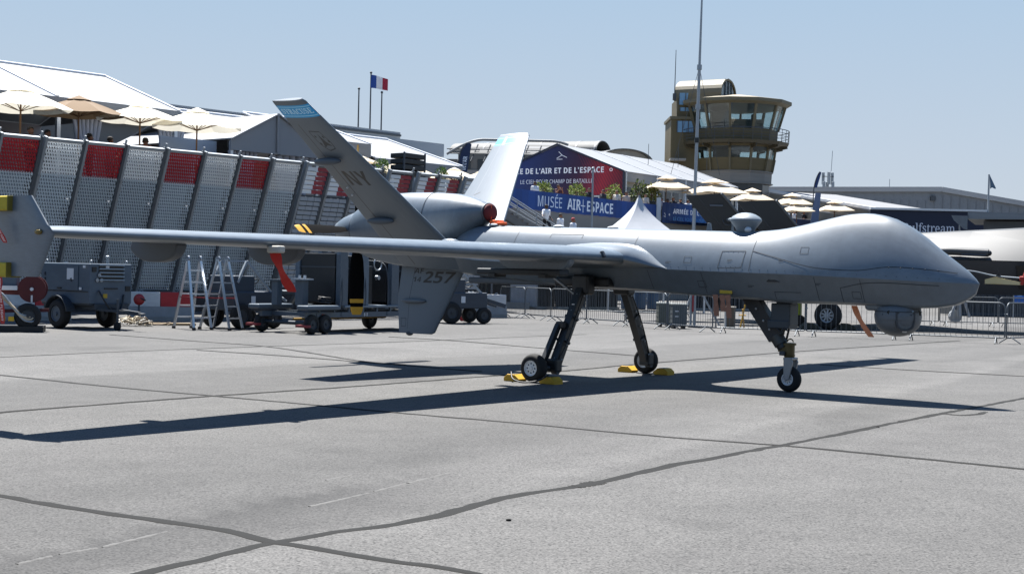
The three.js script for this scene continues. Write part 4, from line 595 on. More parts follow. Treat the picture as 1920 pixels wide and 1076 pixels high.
    const w = rowHit(400, 262, -7.6); mesh('side_wall', box(t0 - w.x + 2.2, eY - deckY - 0.2, 0.08, (t0 + w.x) / 2 - 1.1, (eY + deckY) / 2, -7.9), M(0x8b97a5, 0.6), o);
  }
  const aL = rowHit(345, 206, -12), aR = rowHit(478, 224, -12); marquee('low white marquee roof behind the cream parasol nearest the fin', aL.x - 0.5, aR.x + 1.5, rowHit(449, 250, -8.5).y, aR.y, -8.5, -15.5, { noPost: true, wall: 0x8f8a8c });
  const cE = rowHit(694, 270, -8.5), cR = rowHit(618, 232, -12.5); marquee('white marquee with an open front just right of the lettered fin', gB.x + 0.4, cE.x, cE.y, cR.y, -8.5, -16.5, { wall: 0x8f8a8c });
  const dE = rowHit(866, 312, -9), dR = rowHit(783, 269, -14); marquee('long white marquee roof above the black loudspeakers', cE.x + 0.7, dE.x, dE.y, dR.y, -9, -19, { noPost: true, wall: 0x8f8a8c });
  // hall roof behind
  {
    const h0 = rowHit(320, 190, -26), h1 = rowHit(647, 240, -26), h2 = rowHit(761, 258, -26), h3 = rowHit(826, 272, -26), o = rowThing('exhibition_hall', 'long grey hall with a flat stepped roof edge behind the marquees', 'building');
    const wallM = worn(0x6d6c6a, 0.8), trim = worn(0xaab0b4, 0.6);
    mesh('wall', box(h3.x - h0.x + 20, h3.y - 0.6, 12, (h0.x + h3.x) / 2 - 10, (h3.y - 0.6) / 2, -32.1), wallM, o);
    mesh('roof_edge', box(h3.x - h0.x + 20, 0.8, 12.6, (h0.x + h3.x) / 2 - 10, h3.y - 0.35, -32), trim, o);
    mesh('upper_roof', box(h2.x - h0.x + 20, Math.max(0.5, h1.y - h3.y), 10, (h0.x + h2.x) / 2 - 10, h3.y + 0.05 + Math.max(0.5, h1.y - h3.y) / 2, -31.5), worn(0x9a9ea2, 0.6), o);
    mesh('fascia_groove', box(h2.x - h0.x + 20, 0.12, 0.1, (h0.x + h2.x) / 2 - 10, h3.y + 0.35, -26.46), mat.darkGrey, o);
    for (let i = 0; i < 9; i++) mesh('wall_bay', box(0.18, 3.4, 0.16, h3.x - 0.3 - i * 1.9, h3.y - 2.6, -26.02), trim, o);
  }
  // parasols
  function parasol(u, vTop, halfW, vRim, off, canopyHex, label, group, poleTo, square) {
    const c = rowHit(u, vTop, off), rim = rowHit(u, vRim, off), p = RP(c.x, 0, off), d = -p.z, R = halfW / F * d;
    return makeParasol(p, c.y, rim.y, R, canopyHex, label, group, poleTo, square, canopyHex === 0x705c45 ? 0.05 : 0.26);
  }
  parasol(38, 165, 96, 203, -6.2, 0xe6e0cf, 'cream parasol at the left edge above the deflectors', 'cream parasols on the deck', deckY);
  parasol(147, 183, 88, 214, -6.9, 0x705c45, 'tan brown parasol between the cream parasols', 'cream parasols on the deck', deckY);
  parasol(262, 197, 84, 226, -6.3, 0xe6e0cf, 'cream parasol just right of the tan parasol', 'cream parasols on the deck', deckY);
  parasol(369, 206, 88, 240, -5.9, 0xe6e0cf, 'cream parasol nearest the gable fronted marquee', 'cream parasols on the deck', deckY);
  const beige = 0xcdbfa5;
  parasol(680, 294, 30, 304, -6.6, beige, 'beige parasol peeping out right behind the tilted fin', 'beige parasols beside the loudspeakers', deckY);
  parasol(752, 303, 62, 325, -6, beige, 'beige parasol behind the black loudspeaker stack', 'beige parasols beside the loudspeakers', deckY);
  parasol(852, 316, 46, 334, -5, beige, 'beige parasol with a white finial beside the shrub', 'beige parasols beside the loudspeakers', deckY);
  parasol(900, 322, 34, 336, -5.5, beige, 'beige parasol tucked behind the bright fin', 'beige parasols beside the loudspeakers', deckY);
  for (const [u, off, sh, lb] of [[56, -7.2, 0x2a2430, 'dark haired person on the deck under the cream parasol at the left edge'], [88, -7.6, 0x231d22, 'dark haired person on the deck left of the tan parasol pole'], [167, -7.4, 0x2b2530, 'dark haired person on the deck right of the tan parasol pole'], [206, -7.8, 0x39333a, 'dark haired person on the deck left of the third parasol pole'], [272, -7.0, 0x6a3a2c, 'person in a rust red top by the third parasol pole']]) { const c = rowHit(u, 250, off); person(RP(c.x, deckY, off), 0.4 + u * 0.01, 'lean', sh, 0x1c1d22, lb, { skin: 0x6a4634, scale: 0.98 }); }
  // loudspeaker stack
  {
    const a = rowHit(745, 286, -3.4), b = rowHit(783, 326, -3.4), o = rowThing('loudspeaker_stack', 'stack of four black loudspeaker cabinets on a frame above the deflectors', 'loudspeakers', null, (a.x + b.x) / 2, -3.4), w = b.x - a.x, h = 1.0 / 4 * (a.y - b.y + 0.15);
    for (let i = 0; i < 4; i++) mesh('speaker_cabinet', rbox(w, h * 0.86, 0.8, 0.03, 0, a.y - h * (i + 0.5), 0, 0, 0, -0.02), mat.black, o);
    for (const x of [-0.5, 0.5]) mesh('rigging_frame', box(0.05, h * 4.2, 0.06, x * w, a.y - h * 2, 0.38), mat.darkGrey, o);
    mesh('mast', box(0.2, a.y - h * 4, 0.2, 0, (a.y - h * 4) / 2, 0), mat.darkGrey, o);
  }
  for (const [u, v, r, lb] of [[716, 312, 15, 'green potted shrub left of the black loudspeakers'], [828, 327, 13, 'green potted shrub right of the black loudspeakers']]) { const c = rowHit(u, v, -3), p = RP(c.x, 0, -3); shrub(p.setY(c.y), r / F * -p.z, lb, 'shrubs on the deck', c.y - deckY, 1.25); }
}
// ---------------------------------------------------------------- right: museum tent, terrace, tower, hangar
const banner = (w, h, draw) => M(0xffffff, 0.7, 0, { map: canvasTex(w, h, draw) });
const tx = (c, s, x, y, font, col, al = 'left') => { c.font = font; c.fillStyle = col; c.textAlign = al; c.textBaseline = 'alphabetic'; c.fillText(s, x, y); };
{
  // museum tent: gable towards the camera, ridge running away to the right
  const AX = V(0.557, 0, -0.83), FA = V(0.83, 0, 0.557), a0 = at(1047, 272, 104), turnF = Math.atan2(FA.x, FA.z) - Math.PI / 2;   // local X along the front, local Z out of the front
  const o = thing('museum_tent', 'large gabled tent with a blue to red printed front and white roof', 'tent', V(a0.x, 0, a0.z), turnF), HW = 5.55, L = 18.5, rY = a0.y, eY = at(1175, 322, 101).y, F0 = 5.2;
  const art = banner(1024, 620, (c, w, h) => {
    const g = c.createLinearGradient(0, h * 0.2, w, h * 0.75); g.addColorStop(0, '#1d3f86'); g.addColorStop(0.42, '#1f2750'); g.addColorStop(0.62, '#3a1a38'); g.addColorStop(0.8, '#a32334'); g.addColorStop(1, '#4a1626'); c.fillStyle = g; c.fillRect(0, 0, w, h);
    c.globalAlpha = 0.25; for (let i = 0; i < 26; i++) { c.fillStyle = i % 2 ? '#0d1430' : '#c53a48'; c.beginPath(); c.moveTo(w * 0.62 + i * 9, 0); c.lineTo(w * 0.9 + i * 12, h); c.lineTo(w * 0.9 + i * 12 + 7, h); c.lineTo(w * 0.62 + i * 9 + 4, 0); c.fill(); } c.globalAlpha = 1;
    c.strokeStyle = '#f2f2f4'; c.lineWidth = 5; c.beginPath(); c.moveTo(505, 105); c.lineTo(545, 80); c.lineTo(585, 100); c.moveTo(520, 52); c.lineTo(548, 82); c.moveTo(505, 112); c.lineTo(550, 112); c.stroke();
    c.font = 'bold 60px sans-serif'; c.fillStyle = '#f4f5f8'; c.textAlign = 'left'; c.fillText("ARMÉE DE L'AIR ET DE L'ESPACE", 62, 222, 812); c.lineWidth = 6; c.beginPath(); c.arc(925, 202, 10, 0, 7); c.stroke();
    c.save(); c.scale(1, 1); c.font = '44px sans-serif'; c.fillStyle = '#e6e8ee'; c.fillText('LE CIEL POUR CHAMP DE BATAILLE', 216, 300, 575); c.restore();
  });
  const s = new THREE.Shape(); s.moveTo(-HW, F0); s.lineTo(HW, F0); s.lineTo(HW, eY); s.lineTo(0, rY); s.lineTo(-HW, eY); s.closePath();
  const fg = new THREE.ExtrudeGeometry(s, { depth: 0.06, bevelEnabled: false }), P = fg.attributes.position, U = fg.attributes.uv; for (let i = 0; i < P.count; i++) U.setXY(i, (P.getX(i) + HW) / (2 * HW), (P.getY(i) - F0) / (rY - F0));
  mesh('printed_front', fg, art, o);
  mesh('right_roof', slab([V(0, rY + 0.05, 0.15), V(HW + 0.1, eY + 0.03, 0.15), V(HW + 0.1, eY + 0.03, -L), V(0, rY + 0.05, -L)], V(0, -0.06, 0)), mat.tent, o); mesh('left_roof', slab([V(-HW - 0.1, eY + 0.03, 0.15), V(0, rY + 0.046, 0.15), V(0, rY + 0.046, -L), V(-HW - 0.1, eY + 0.03, -L)], V(0, -0.06, 0)), mat.tent, o);
  mesh('side_valance', box(0.05, 0.7, L, HW + 0.04, eY - 0.33, -L / 2), mat.tent, o); mesh('side_wall', box(0.06, eY - F0 - 0.6, L - 0.4, HW - 0.25, (eY + F0) / 2 - 0.3, -L / 2), M(0x8f8d88, 0.7), o);
  for (let i = 0; i < 5; i++) { const z = -0.1 - i * L / 4.05; mesh('roof_seam', beam(V(0, rY + 0.07, z), V(HW + 0.1, eY + 0.05, z), 0.1, 0.03), mat.white, o); mesh('side_post', box(0.16, eY - F0, 0.16, HW + 0.02, (eY + F0) / 2, z), mat.white, o); if (i < 4) for (let k = 0; k < 3; k++) mesh('side_window', box(0.05, 0.9, 0.9, HW - 0.2, F0 + 2.2, z - 1.0 - k * 1.25), mat.glassDark, o); }
  mesh('edge_trim', [beam(V(0, rY + 0.06, 0.12), V(HW, eY + 0.04, 0.12), 0.14, 0.12), beam(V(0, rY + 0.06, 0.12), V(-HW, eY + 0.04, 0.12), 0.14, 0.12), box(0.14, eY - F0, 0.14, HW, (eY + F0) / 2, 0.1)], M(0x23283a, 0.6), o);
  for (const x of [-3.1, 2.6]) { const d = mesh('door', box(2.0, 1.9, 0.05, x, F0 + 0.95, 0.12), mat.glassDark, o); for (const k of [-1, -0.02, 0.02, 1]) mesh('door_frame', box(0.1, 2.0, 0.08, x + k * 1.0, F0 + 1.0, 0.13), mat.white, d); mesh('door_frame', box(2.1, 0.1, 0.082, x, F0 + 1.98, 0.13), mat.white, d); }
  for (let i = 0; i < 3; i++) mesh('roof_antenna', rod(V(2.5 + i, rY - 0.8, -9 - i * 3), V(2.5 + i, rY + 0.8, -9 - i * 3), 0.02), mat.darkGrey, o);

  // terrace
  const b0 = at(938, 352, 83), b1 = at(1232, 385, 100), b2 = at(1345, 398, 107), b3 = at(1700, 420, 130), FL = 5.35, wallM = worn(0x8c8984, 0.85);
  const ter = tag(thing('terrace', 'grey concrete upper terrace carrying the museum tent and parasols', 'terrace'), null, null, null, 'structure');
  const wallSeg = (p, q) => mesh('terrace_wall', slab([V(p.x, 0, p.z), V(q.x, 0, q.z), V(q.x, FL, q.z), V(p.x, FL, p.z)], V(-0.1, 0, -0.5)), wallM, ter);
  wallSeg(b0, b1); wallSeg(b1, b2); wallSeg(b2, b3);
  mesh('floor_slab', slab([V(b0.x - 0.02, FL, b0.z), V(b0.x - 6, FL, b0.z - 12), V(-6, FL, -150), V(60, FL, -150), V(b3.x, FL, b3.z), V(b2.x, FL, b2.z + 0.02), V(b1.x, FL, b1.z + 0.02)].reverse(), V(0, 0.16, 0)), wallM, ter);
  const rail = (p, q) => { for (let i = 0; i <= 12; i++) { const m = p.clone().lerp(q, i / 12); mesh('railing_post', rod(V(m.x, FL, m.z - 0.15), V(m.x, FL + 1.15, m.z - 0.15), 0.025), mat.steel, ter); } mesh('handrail', rod(V(p.x, FL + 1.15, p.z - 0.15), V(q.x, FL + 1.15, q.z - 0.15), 0.035), mat.steel, ter); };
  rail(b0, b1); rail(b1, b2); rail(b2, b3);
  const cloth = (name, p, q, y0, y1, m, label, grp) => { const bo = thing(name, label, 'banner', V(p.x, 0, p.z), 0, grp), n = 60, P = [], U = [], I = [], d = q.clone().sub(p).setY(0), nrm = V(d.z, 0, -d.x).normalize().multiplyScalar(-1); for (let i = 0; i <= n; i++) for (const k of [0, 1]) { const b = 0.025 * Math.sin(i * 1.15) * (1 - k * 0.6) + 0.012 * Math.sin(i * 2.7 + k), t = d.clone().multiplyScalar(i / n).addScaledVector(nrm, 0.12 + b); P.push(t.x, k ? y1 : y0 + 0.02 * Math.sin(i * 1.9), t.z); U.push(i / n, k); if (i && k) { const v = (i - 1) * 2; I.push(v, v + 2, v + 1, v + 1, v + 2, v + 3); } } const g = new THREE.BufferGeometry(); g.setAttribute('position', new THREE.Float32BufferAttribute(P, 3)); g.setAttribute('uv', new THREE.Float32BufferAttribute(U, 2)); g.setIndex(I); g.computeVertexNormals(); mesh('printed_cloth', g, m, bo); return bo; };
  const blue1 = banner(2048, 128, (c, w, h) => { c.fillStyle = '#1c4486'; c.fillRect(0, 0, w, h); for (let i = 0; i < 14; i++) { c.fillStyle = i % 2 ? '#1a3f7e' : '#1f4a90'; c.fillRect(i * 150, 0, 75, h); } tx(c, 'MUSÉE', 395, 100, '100px sans-serif', '#dfe8f4'); tx(c, 'AIR', 765, 102, 'bold 106px sans-serif', '#f2f5fa'); c.fillStyle = '#f2f5fa'; c.fillRect(962, 22, 7, 92); c.fillRect(937, 64, 58, 7); tx(c, 'ESPACE', 1012, 104, 'bold 104px sans-serif', '#f2f5fa'); });
  cloth('museum_banner', b0, b1, FL + 0.05, FL + 1.2, blue1, 'long blue banner with white lettering hung along the terrace railing by the stairs', null);
  const p2 = b1.clone().lerp(b2, 0.06), blue2 = banner(1024, 256, (c, w, h) => { const g = c.createLinearGradient(0, 0, w, h); g.addColorStop(0, '#16305f'); g.addColorStop(0.55, '#1d4f94'); g.addColorStop(1, '#3c8fcb'); c.fillStyle = g; c.fillRect(0, 0, w, h); tx(c, "ARMÉE DE L'AIR", 190, 130, 'bold 84px sans-serif', '#eef2f8'); tx(c, 'LE CIEL POUR CHAMP', 190, 215, '60px sans-serif', '#5f9cd0'); c.strokeStyle = '#e8eef6'; c.lineWidth = 8; c.beginPath(); c.moveTo(40, 130); c.lineTo(66, 165); c.moveTo(30, 170); c.lineTo(70, 180); c.stroke(); c.beginPath(); c.arc(126, 150, 9, 0, 7); c.stroke(); });
  cloth('forces_banner', p2, b2, FL + 0.0, FL + 1.45, blue2, 'navy to pale blue lettered banner right of the white pointed tent', null);
  cloth('plain_banner', b2.clone().lerp(b3, 0.02), b3, FL + 0.05, FL + 1.1, M(0x233150, 0.7), 'plain dark navy railing cloth below the right hand parasols', null);
  mesh('banner_post', box(0.3, 2.0, 0.3, b1.x + 0.1, FL + 0.7, b1.z + 0.2), mat.white, ter);
  // stairs
  const st = thing('stairs', 'concrete stairs with steel handrails going down from the terrace', 'stairs', V(-0.9, 0, -82.6)), N = 30, run = 0.29, rise = FL / N, stepM = worn(0x7a7671, 0.85);
  mesh('landing', box(3, 0.3, 2.6, -1.5, FL - 0.15, 1.4), stepM, st);
  for (let i = 0; i < N; i++) mesh('step', box(run + 0.02, i % 1 === 0 ? 0.09 : 0.1, 2.6, 0.15 + i * run, FL - i * rise - 0.045, 1.4), stepM, st);
  mesh('stringer', [beam(V(0, FL - 0.25, 2.72), V(N * run, -0.2, 2.72), 0.1, 0.4), beam(V(0, FL - 0.25, 0.08), V(N * run, -0.2, 0.08), 0.1, 0.4)], stepM, st);
  mesh('soffit', beam(V(0, FL - 0.32, 1.4), V(N * run, -0.27, 1.4), 2.5, 0.05), mat.darkGrey, st);
  for (const z of [0.15, 2.65]) { for (const h of [0.95, 0.6]) mesh('handrail', [rod(V(-1.2, FL + h, z), V(0, FL + h, z), 0.035), rod(V(0, FL + h, z), V(N * run, h, z), 0.035)], mat.pole, st); for (let i = 0; i < 9; i++) { const x = i * N * run / 8, y = FL - x / run * rise; mesh('baluster', rod(V(x, y, z), V(x, y + 0.95, z), 0.025), mat.steel, st); } }
  mesh('handrail', [rod(V(0.2, FL + 0.1, 1.4), V(N * run, 0.95, 1.4), 0.03)], mat.pole, st);
  const onStep = (u, dz) => { const d = 82.6 - dz, x = at(u, 420, d).x, sx = x + 0.9; return V(x, FL - Math.max(0, Math.floor((sx - 0.005) / run)) * rise, -d); };
  person(onStep(1024, 1.0), 0.5, 'climb', 0xd9dadc, 0x15161b, 'person in a white shirt and black trousers going down the stairs', { skin: 0x4a2f22 });
  person(onStep(1051, 0.9), 0.9, 'stand', 0xd9dadc, 0x20242c, 'dark haired person in a white shirt lower on the stairs', { skin: 0x7a5238, scale: 1.03 });
  person(onStep(1075, 2.0).add(V(0, 0, 0)), 1.0, 'stand', 0xd5d6d9, 0x2a2e38, 'person in a white shirt and red cap lowest on the stairs', { cap: 0x8c2a2e, skin: 0x8a5a40, scale: 1.08 });
  const onTer = (u, d) => { const p = at(u, 400, d); return V(p.x, FL + 0.16, p.z); };
  person(onTer(1104, 94.5), 0, 'lean', 0x1c1d22, 0x1c1d22, 'person in black leaning on the railing before the tent door', { skin: 0x9a6a4e });
  person(onTer(1156, 96.5), -0.4, 'stand', 0xb9b2a8, 0x2a2d36, 'person in a light shirt under the round shrub at the tent corner', { hair: 0x4a3a2c });
  person(onTer(1174, 97.6), 0.3, 'stand', 0xb29f92, 0x2a2d36, 'person in a pinkish shirt just right of the tent corner', {});
  person(onTer(1046, 91.5), 0.6, 'film', 0x4c2a30, 0x1c1d22, 'person in maroon with raised arms between the two round shrubs', {});
  for (const [u, v, d, lb] of [[1020, 355, 90.5, 'left one of the round potted shrubs behind the museum banner'], [1082, 360, 93.5, 'middle one of the round potted shrubs behind the museum banner'], [1151, 362, 98, 'right one of the round potted shrubs behind the museum banner']]) { const c = at(u, v, d); shrub(c, 17 / F * d, lb, 'round shrubs on the terrace', c.y - FL - 0.1, 1, [0x3f5220, 0x66752c, 0x8f9a4a]); }
  for (const [u, v, d, r, lb] of [[1198, 362, 100, 20, 'tall dark bamboo clump left of the beige parasols'], [1222, 364, 101, 17, 'yellow green bamboo clump under the first beige parasol']]) { const c = at(u, v, d); shrub(c, r / F * d, lb, 'bamboo on the terrace', c.y - FL - 0.1, 1.2, lb[0] === 't' ? [0x1f2b18, 0x38451c, 0x5b6a26] : [0x48561f, 0x7a7f2c, 0x9a9a3c]); }
  const can = (u, vt, hw, vr, d, lb) => { const c = at(u, vt, d), r = at(u, vr, d); return makeParasol(c, c.y, r.y, hw / F * d, 0xb9ab95, lb, 'square beige parasols on the terrace', FL + 0.16, true, 0.1); };
  can(1250, 335, 54, 353, 101, 'square beige parasol above the bamboo'); can(1341, 343, 66, 362, 100, 'square beige parasol behind the tall mast'); can(1411, 358, 44, 375, 104, 'square beige parasol between the two dark jet fins');
  can(1486, 367, 42, 383, 108, 'square beige parasol highest of the right hand group'); can(1495, 382, 36, 396, 103, 'square beige parasol lowest of the right hand group'); can(1566, 380, 42, 395, 112, 'square beige parasol right of the feather flag');
  for (const [u, d, k, sh, lb] of [[1262, 103, 'stand', 0x22242a, 'person in dark clothes in the shade under the first beige parasol'], [1240, 104, 'stand', 0xa8a8ac, 'person in a pale top beside the bamboo clump'], [1290, 106, 'stand', 0xc8c6c4, 'person in a white top left of the tall mast'], [1476, 118, 'stand', 0xc9c9cb, 'person in white behind the far dark fin, left of a pair'], [1490, 119, 'stand', 0xd2d2d4, 'person in white behind the far dark fin, right of a pair'], [1508, 120, 'lean', 0x2a2a30, 'person in black leaning on the railing beside the feather flag'], [1533, 121.5, 'stand', 0xc9c4c0, 'person in a light top right of the feather flag']]) person(onTer(u, d), rr(-0.8, 0.8), k, sh, 0x23262e, lb, {});

  for (const [u, d, k, sh, lb] of [[1210, 99.5, 'stand', 0xb8b0a6, 'person in a grey shirt at the railing left of the bamboo'], [1276, 105, 'lean', 0x2b2f3a, 'person in dark blue leaning on the railing under the parasol'], [1252, 105.5, 'stand', 0x8c3a36, 'person in a dull red top in the parasol shade'], [1318, 108.5, 'stand', 0x34363c, 'person in black behind the tall mast'], [1130, 96, 'stand', 0x2a2c34, 'person in a dark jacket by the right tent door'], [1002, 89, 'stand', 0xc9cacc, 'person in a white shirt by the left tent door']]) person(onTer(u, d), rr(-0.7, 0.7), k, sh, 0x23262e, lb, { skin: [0x8a5a40, 0xa87858, 0x5a3a2a][Math.floor(rnd() * 3)] });

  // vaulted museum roofs behind
  const vault = (label, u0, u1, v, d, rise, len, dir, open) => {
    const p = at(u0, v, d), q = at(u1, v, d), c = p.clone().lerp(q, 0.5), w = p.distanceTo(q) / 2, o = thing('vaulted_roof', label, 'roof', V(c.x, 0, c.z), dir, 'vaulted museum roofs'), arc = (r, k) => { const L = []; for (let i = 0; i <= 20; i++) { const a = Math.PI * i / 20; L.push([Math.cos(a) * w * r, c.y + Math.sin(a) * rise * r + k]); } return L; };
    const sh = shape([...arc(1, 0), ...arc(0.93, 0).reverse()]); mesh('roof_shell', ext(sh, len).translate(0, 0, -len), worn(0x5c5d5c, 0.7), o);
    mesh('end_wall', ext(shape(arc(0.92, 0)), 0.1).translate(0, 0, open ? -len + 0.3 : -0.5), worn(0x9a9b99, 0.8), o); mesh('wall', box(w * 1.9, c.y, len - 4, 0, c.y / 2, -len / 2 - 1), worn(0x6f6d69, 0.8), o);
    for (let i = 0; i < 8; i++) mesh('roof_rib', ext(shape([...arc(1.015, 0), ...arc(0.99, 0).reverse()]), 0.2).translate(0, 0, -i * len / 8 - 0.3), worn(0x75777a, 0.6), o);
    return o;
  };
  vault('grey barrel vault with a dark open end above the tent ridge', 1092, 1172, 286, 142, 1.15, 16, 1.15, true);
  vault('low pale vaulted roof right of the dark open vault', 1120, 1232, 302, 138, 1.2, 12, 0.4, false);
  {
    const w0 = at(836, 352, 128), w1 = at(1064, 352, 128), o2 = thing('museum_building', 'grey museum wing with a curved louvred roof behind the bright fin', 'building', V((w0.x + w1.x) / 2, 0, w0.z)), W = w1.x - w0.x, yT = at(950, 300, 128).y, yR = at(950, 263, 128).y;
    mesh('wall', box(W, yT, 8, 0, yT / 2, -4.2), worn(0x706e6b, 0.85), o2); mesh('band', box(W + 0.2, 0.5, 0.2, 0, yT - 1.2, -0.1), worn(0x8b8986, 0.8), o2);
    mesh('balcony_rail', [rod(V(-W / 2, yT + 0.5, 0), V(W / 2, yT + 0.5, 0), 0.05), rod(V(-W / 2, yT + 0.9, 0), V(W / 2, yT + 0.9, 0), 0.05)], mat.darkGrey, o2);
    for (let i = 0; i < 7; i++) { const x = -W / 2 + (i + 0.5) * W / 7; const L = [], n = 10; for (let k = 0; k <= n; k++) { const a = k / n; L.push(V(x - W / 14 + a * W / 7, yT + 0.4 + (yR - yT - 0.4) * Math.sin(Math.min(1, (i + a) / 2.2) * Math.PI / 2) * (i > 5 ? Math.cos((a) * 0.7) : 1), 0.2)); } mesh('curved_rib', tube(L, 0.13, 12, 6), worn(0x6b7074, 0.6), o2); }
    for (let k = 0; k < 6; k++) mesh('roof_louvre', slab([V(-W / 2 + 2 + k * 0.9, yT + 0.6 + k * 0.24, -0.3 - k), V(W / 2 - 0.5, yT + 0.6 + k * 0.24, -0.3 - k), V(W / 2 - 0.5, yT + 0.9 + k * 0.24, -1.1 - k), V(-W / 2 + 2 + k * 0.9, yT + 0.9 + k * 0.24, -1.1 - k)], V(0, -0.06, 0)), k % 2 ? mat.darkGrey : worn(0x24272a, 0.7), o2);
    for (let i = 0; i < 9; i++) mesh('roof_strut', rod(V(-W / 2 + 1 + i * W / 9.5, yT - 0.2, 0.1), V(-W / 2 + 1.6 + i * W / 9.5, yT + 1.4, -1), 0.06), mat.darkGrey, o2);
    for (let i = 0; i < 6; i++) mesh('window', box(1.1, 0.9, 0.1, -W / 2 + 1.6 + i * 1.7, yT - 0.4, -0.16), mat.glassDark, o2);
  }
  // feather flags
  const feather = (u, v0, v1, d, wpx, bend, label, text, hex) => {
    const b = at(u, v1, d), t = at(u + bend, v0, d), w = wpx / F * d, o = thing('feather_flag', label, 'flag', V(b.x, b.y > 6 ? FL : 0, b.z), 0, 'feather flags'), by = b.y - o.position.y, H = t.y - b.y, dx = t.x - b.x;
    const sh = new THREE.Shape(); sh.moveTo(0, 0); sh.lineTo(w * 0.8, 0); sh.lineTo(w * 0.8 + dx, H * 0.9); sh.quadraticCurveTo(w * 0.9 + dx, H, w * 0.55 + dx, H); sh.quadraticCurveTo(dx + w * 0.05, H, dx * 0.8, H * 0.75); sh.closePath();
    const g = new THREE.ExtrudeGeometry(sh, { depth: 0.02, bevelEnabled: false }), P = g.attributes.position, U = g.attributes.uv; for (let i = 0; i < P.count; i++) U.setXY(i, (P.getX(i) - dx * P.getY(i) / H) / w, P.getY(i) / H);
    mesh('cloth', g.translate(0, by, 0), banner(128, 512, (c, cw, ch) => { c.fillStyle = hex; c.fillRect(0, 0, cw, ch); if (text) { c.save(); c.translate(82, ch - 30); c.rotate(-Math.PI / 2); tx(c, text, 0, 0, 'bold 62px sans-serif', '#e8ecf2'); c.restore(); } }), o);
    mesh('pole', tube([V(0, 0, 0.04), V(0, by, 0.04), V(dx * 0.8, by + H * 0.75, 0.04), V(dx + w * 0.4, by + H, 0.04)], 0.04), mat.darkGrey, o); return o;
  };
  feather(858, 268, 322, 88, 22, 8, 'navy feather flag with white lettering left of the bright fin', "DE L'AIR", '#1d2c4c');
  feather(1527, 322, 352, 105, 7, 8, 'slim dark blue feather flag above the right parasols', null, '#243a68');
  { const f = scene.children.at(-1), c = at(1526, 365, 105); mesh('lower_cloth', slab([V(-0.25, 0.2, 0.1), V(0.35, 0.2, 0.1), V(0.5, 2.6, 0.1), V(0.1, 2.6, 0.1)], V(0, 0, 0.03)), M(0x5b6a86, 0.7), f); }

  // flagpoles on the hall roof
  const poles = [[671, 166, 243, 'bare flagpole left of the tricolour', 0], [693, 136, 246, 'tallest flagpole, carrying the tricolour', 0.02], [714, 173, 250, 'bare flagpole right of the tricolour', 0]];
  for (const [u, v0, v1, lb] of poles) { const t = at(u, v0, 112), b = at(u, v1, 112), o3 = thing('flagpole', lb, 'flagpole', V(b.x, 0, b.z), 0, 'flagpoles above the hall'); mesh('mast', cyl(0.09, 0.05, t.y, 10, 0, t.y / 2, 0), mat.darkGrey, o3); mesh('finial', sph(0.1, 0, t.y, 0), mat.darkGrey, o3); }
  { const t = at(695, 140, 112), b = at(727, 168, 112), o3 = thing('tricolour_flag', 'blue, white and red flag flying from the tallest pole', 'flag', V(t.x, 0, t.z)); const W = b.x - t.x, H = t.y - b.y; ['#23458c', '#d8d9dc', '#a3243a'].forEach((h, k) => { const P = [], I = []; for (let i = 0; i <= 8; i++) for (const e of [0, 1]) { const s = (k + i / 8) / 3; P.push(s * W, t.y - 0.12 * W * s * s - e * H * (0.92 - 0.12 * s) - 0.15 * s * H, 0.14 * Math.sin(s * 7 + e * 0.6)); if (i && e) { const v = (i - 1) * 2; I.push(v, v + 1, v + 2, v + 1, v + 3, v + 2); } } const g = new THREE.BufferGeometry(); g.setAttribute('position', new THREE.Float32BufferAttribute(P, 3)); g.setIndex(I); g.computeVertexNormals(); mesh(['blue', 'white', 'red'][k] + '_stripe', geoClean(g), M(h, 0.8, 0, { side: THREE.DoubleSide }), o3); }); }
  // tall mast and thin pole
  { const b = at(1301, 432, 70), t = at(1318, -40, 70), o3 = thing('radio_mast', 'tall pale radio mast in front of the control tower', 'mast', V(b.x, 0, b.z)), dx = (t.x - b.x) / (t.y - b.y), jo = at(1313, 125, 70).y, X = (y) => dx * (y - b.y);
    mesh('lower_tube', rod(V(X(0), 0, 0), V(X(jo), jo, 0), 0.085, 14, 0.075), mat.pole, o3); mesh('upper_tube', rod(V(X(jo), jo, 0), V(X(t.y), t.y, 0), 0.065, 12, 0.04), mat.pole, o3);
    for (const v of [126, 200, 263, 386]) { const y = at(1308, v, 70).y; mesh('joint_collar', rod(V(X(y - 0.12), y - 0.12, 0), V(X(y + 0.12), y + 0.12, 0), 0.12, 14), v === 386 || v === 263 ? mat.black : mat.steel, o3); }
    for (const s of [-1, 1]) mesh('guy_wire', rod(V(X(jo), jo, 0), V(X(jo) + s * 1.2, jo - 5.2, -0.6), 0.012, 5), mat.darkGrey, o3); }
  { const b = at(1110, 424, 76), t = at(1112, 316, 76), o3 = thing('thin_pole', 'thin white pole before the blue museum banner', 'pole', V(b.x, 0, b.z)); mesh('shaft', rod(V(0, 0, 0), V(t.x - b.x, t.y, 0), 0.07, 10, 0.05), mat.pole, o3); mesh('top_cap', sph(0.08, t.x - b.x, t.y, 0), mat.pole, o3); mesh('foot', cyl(0.2, 0.16, 0.1, 12, 0, 0.05, 0), mat.steel, o3); }

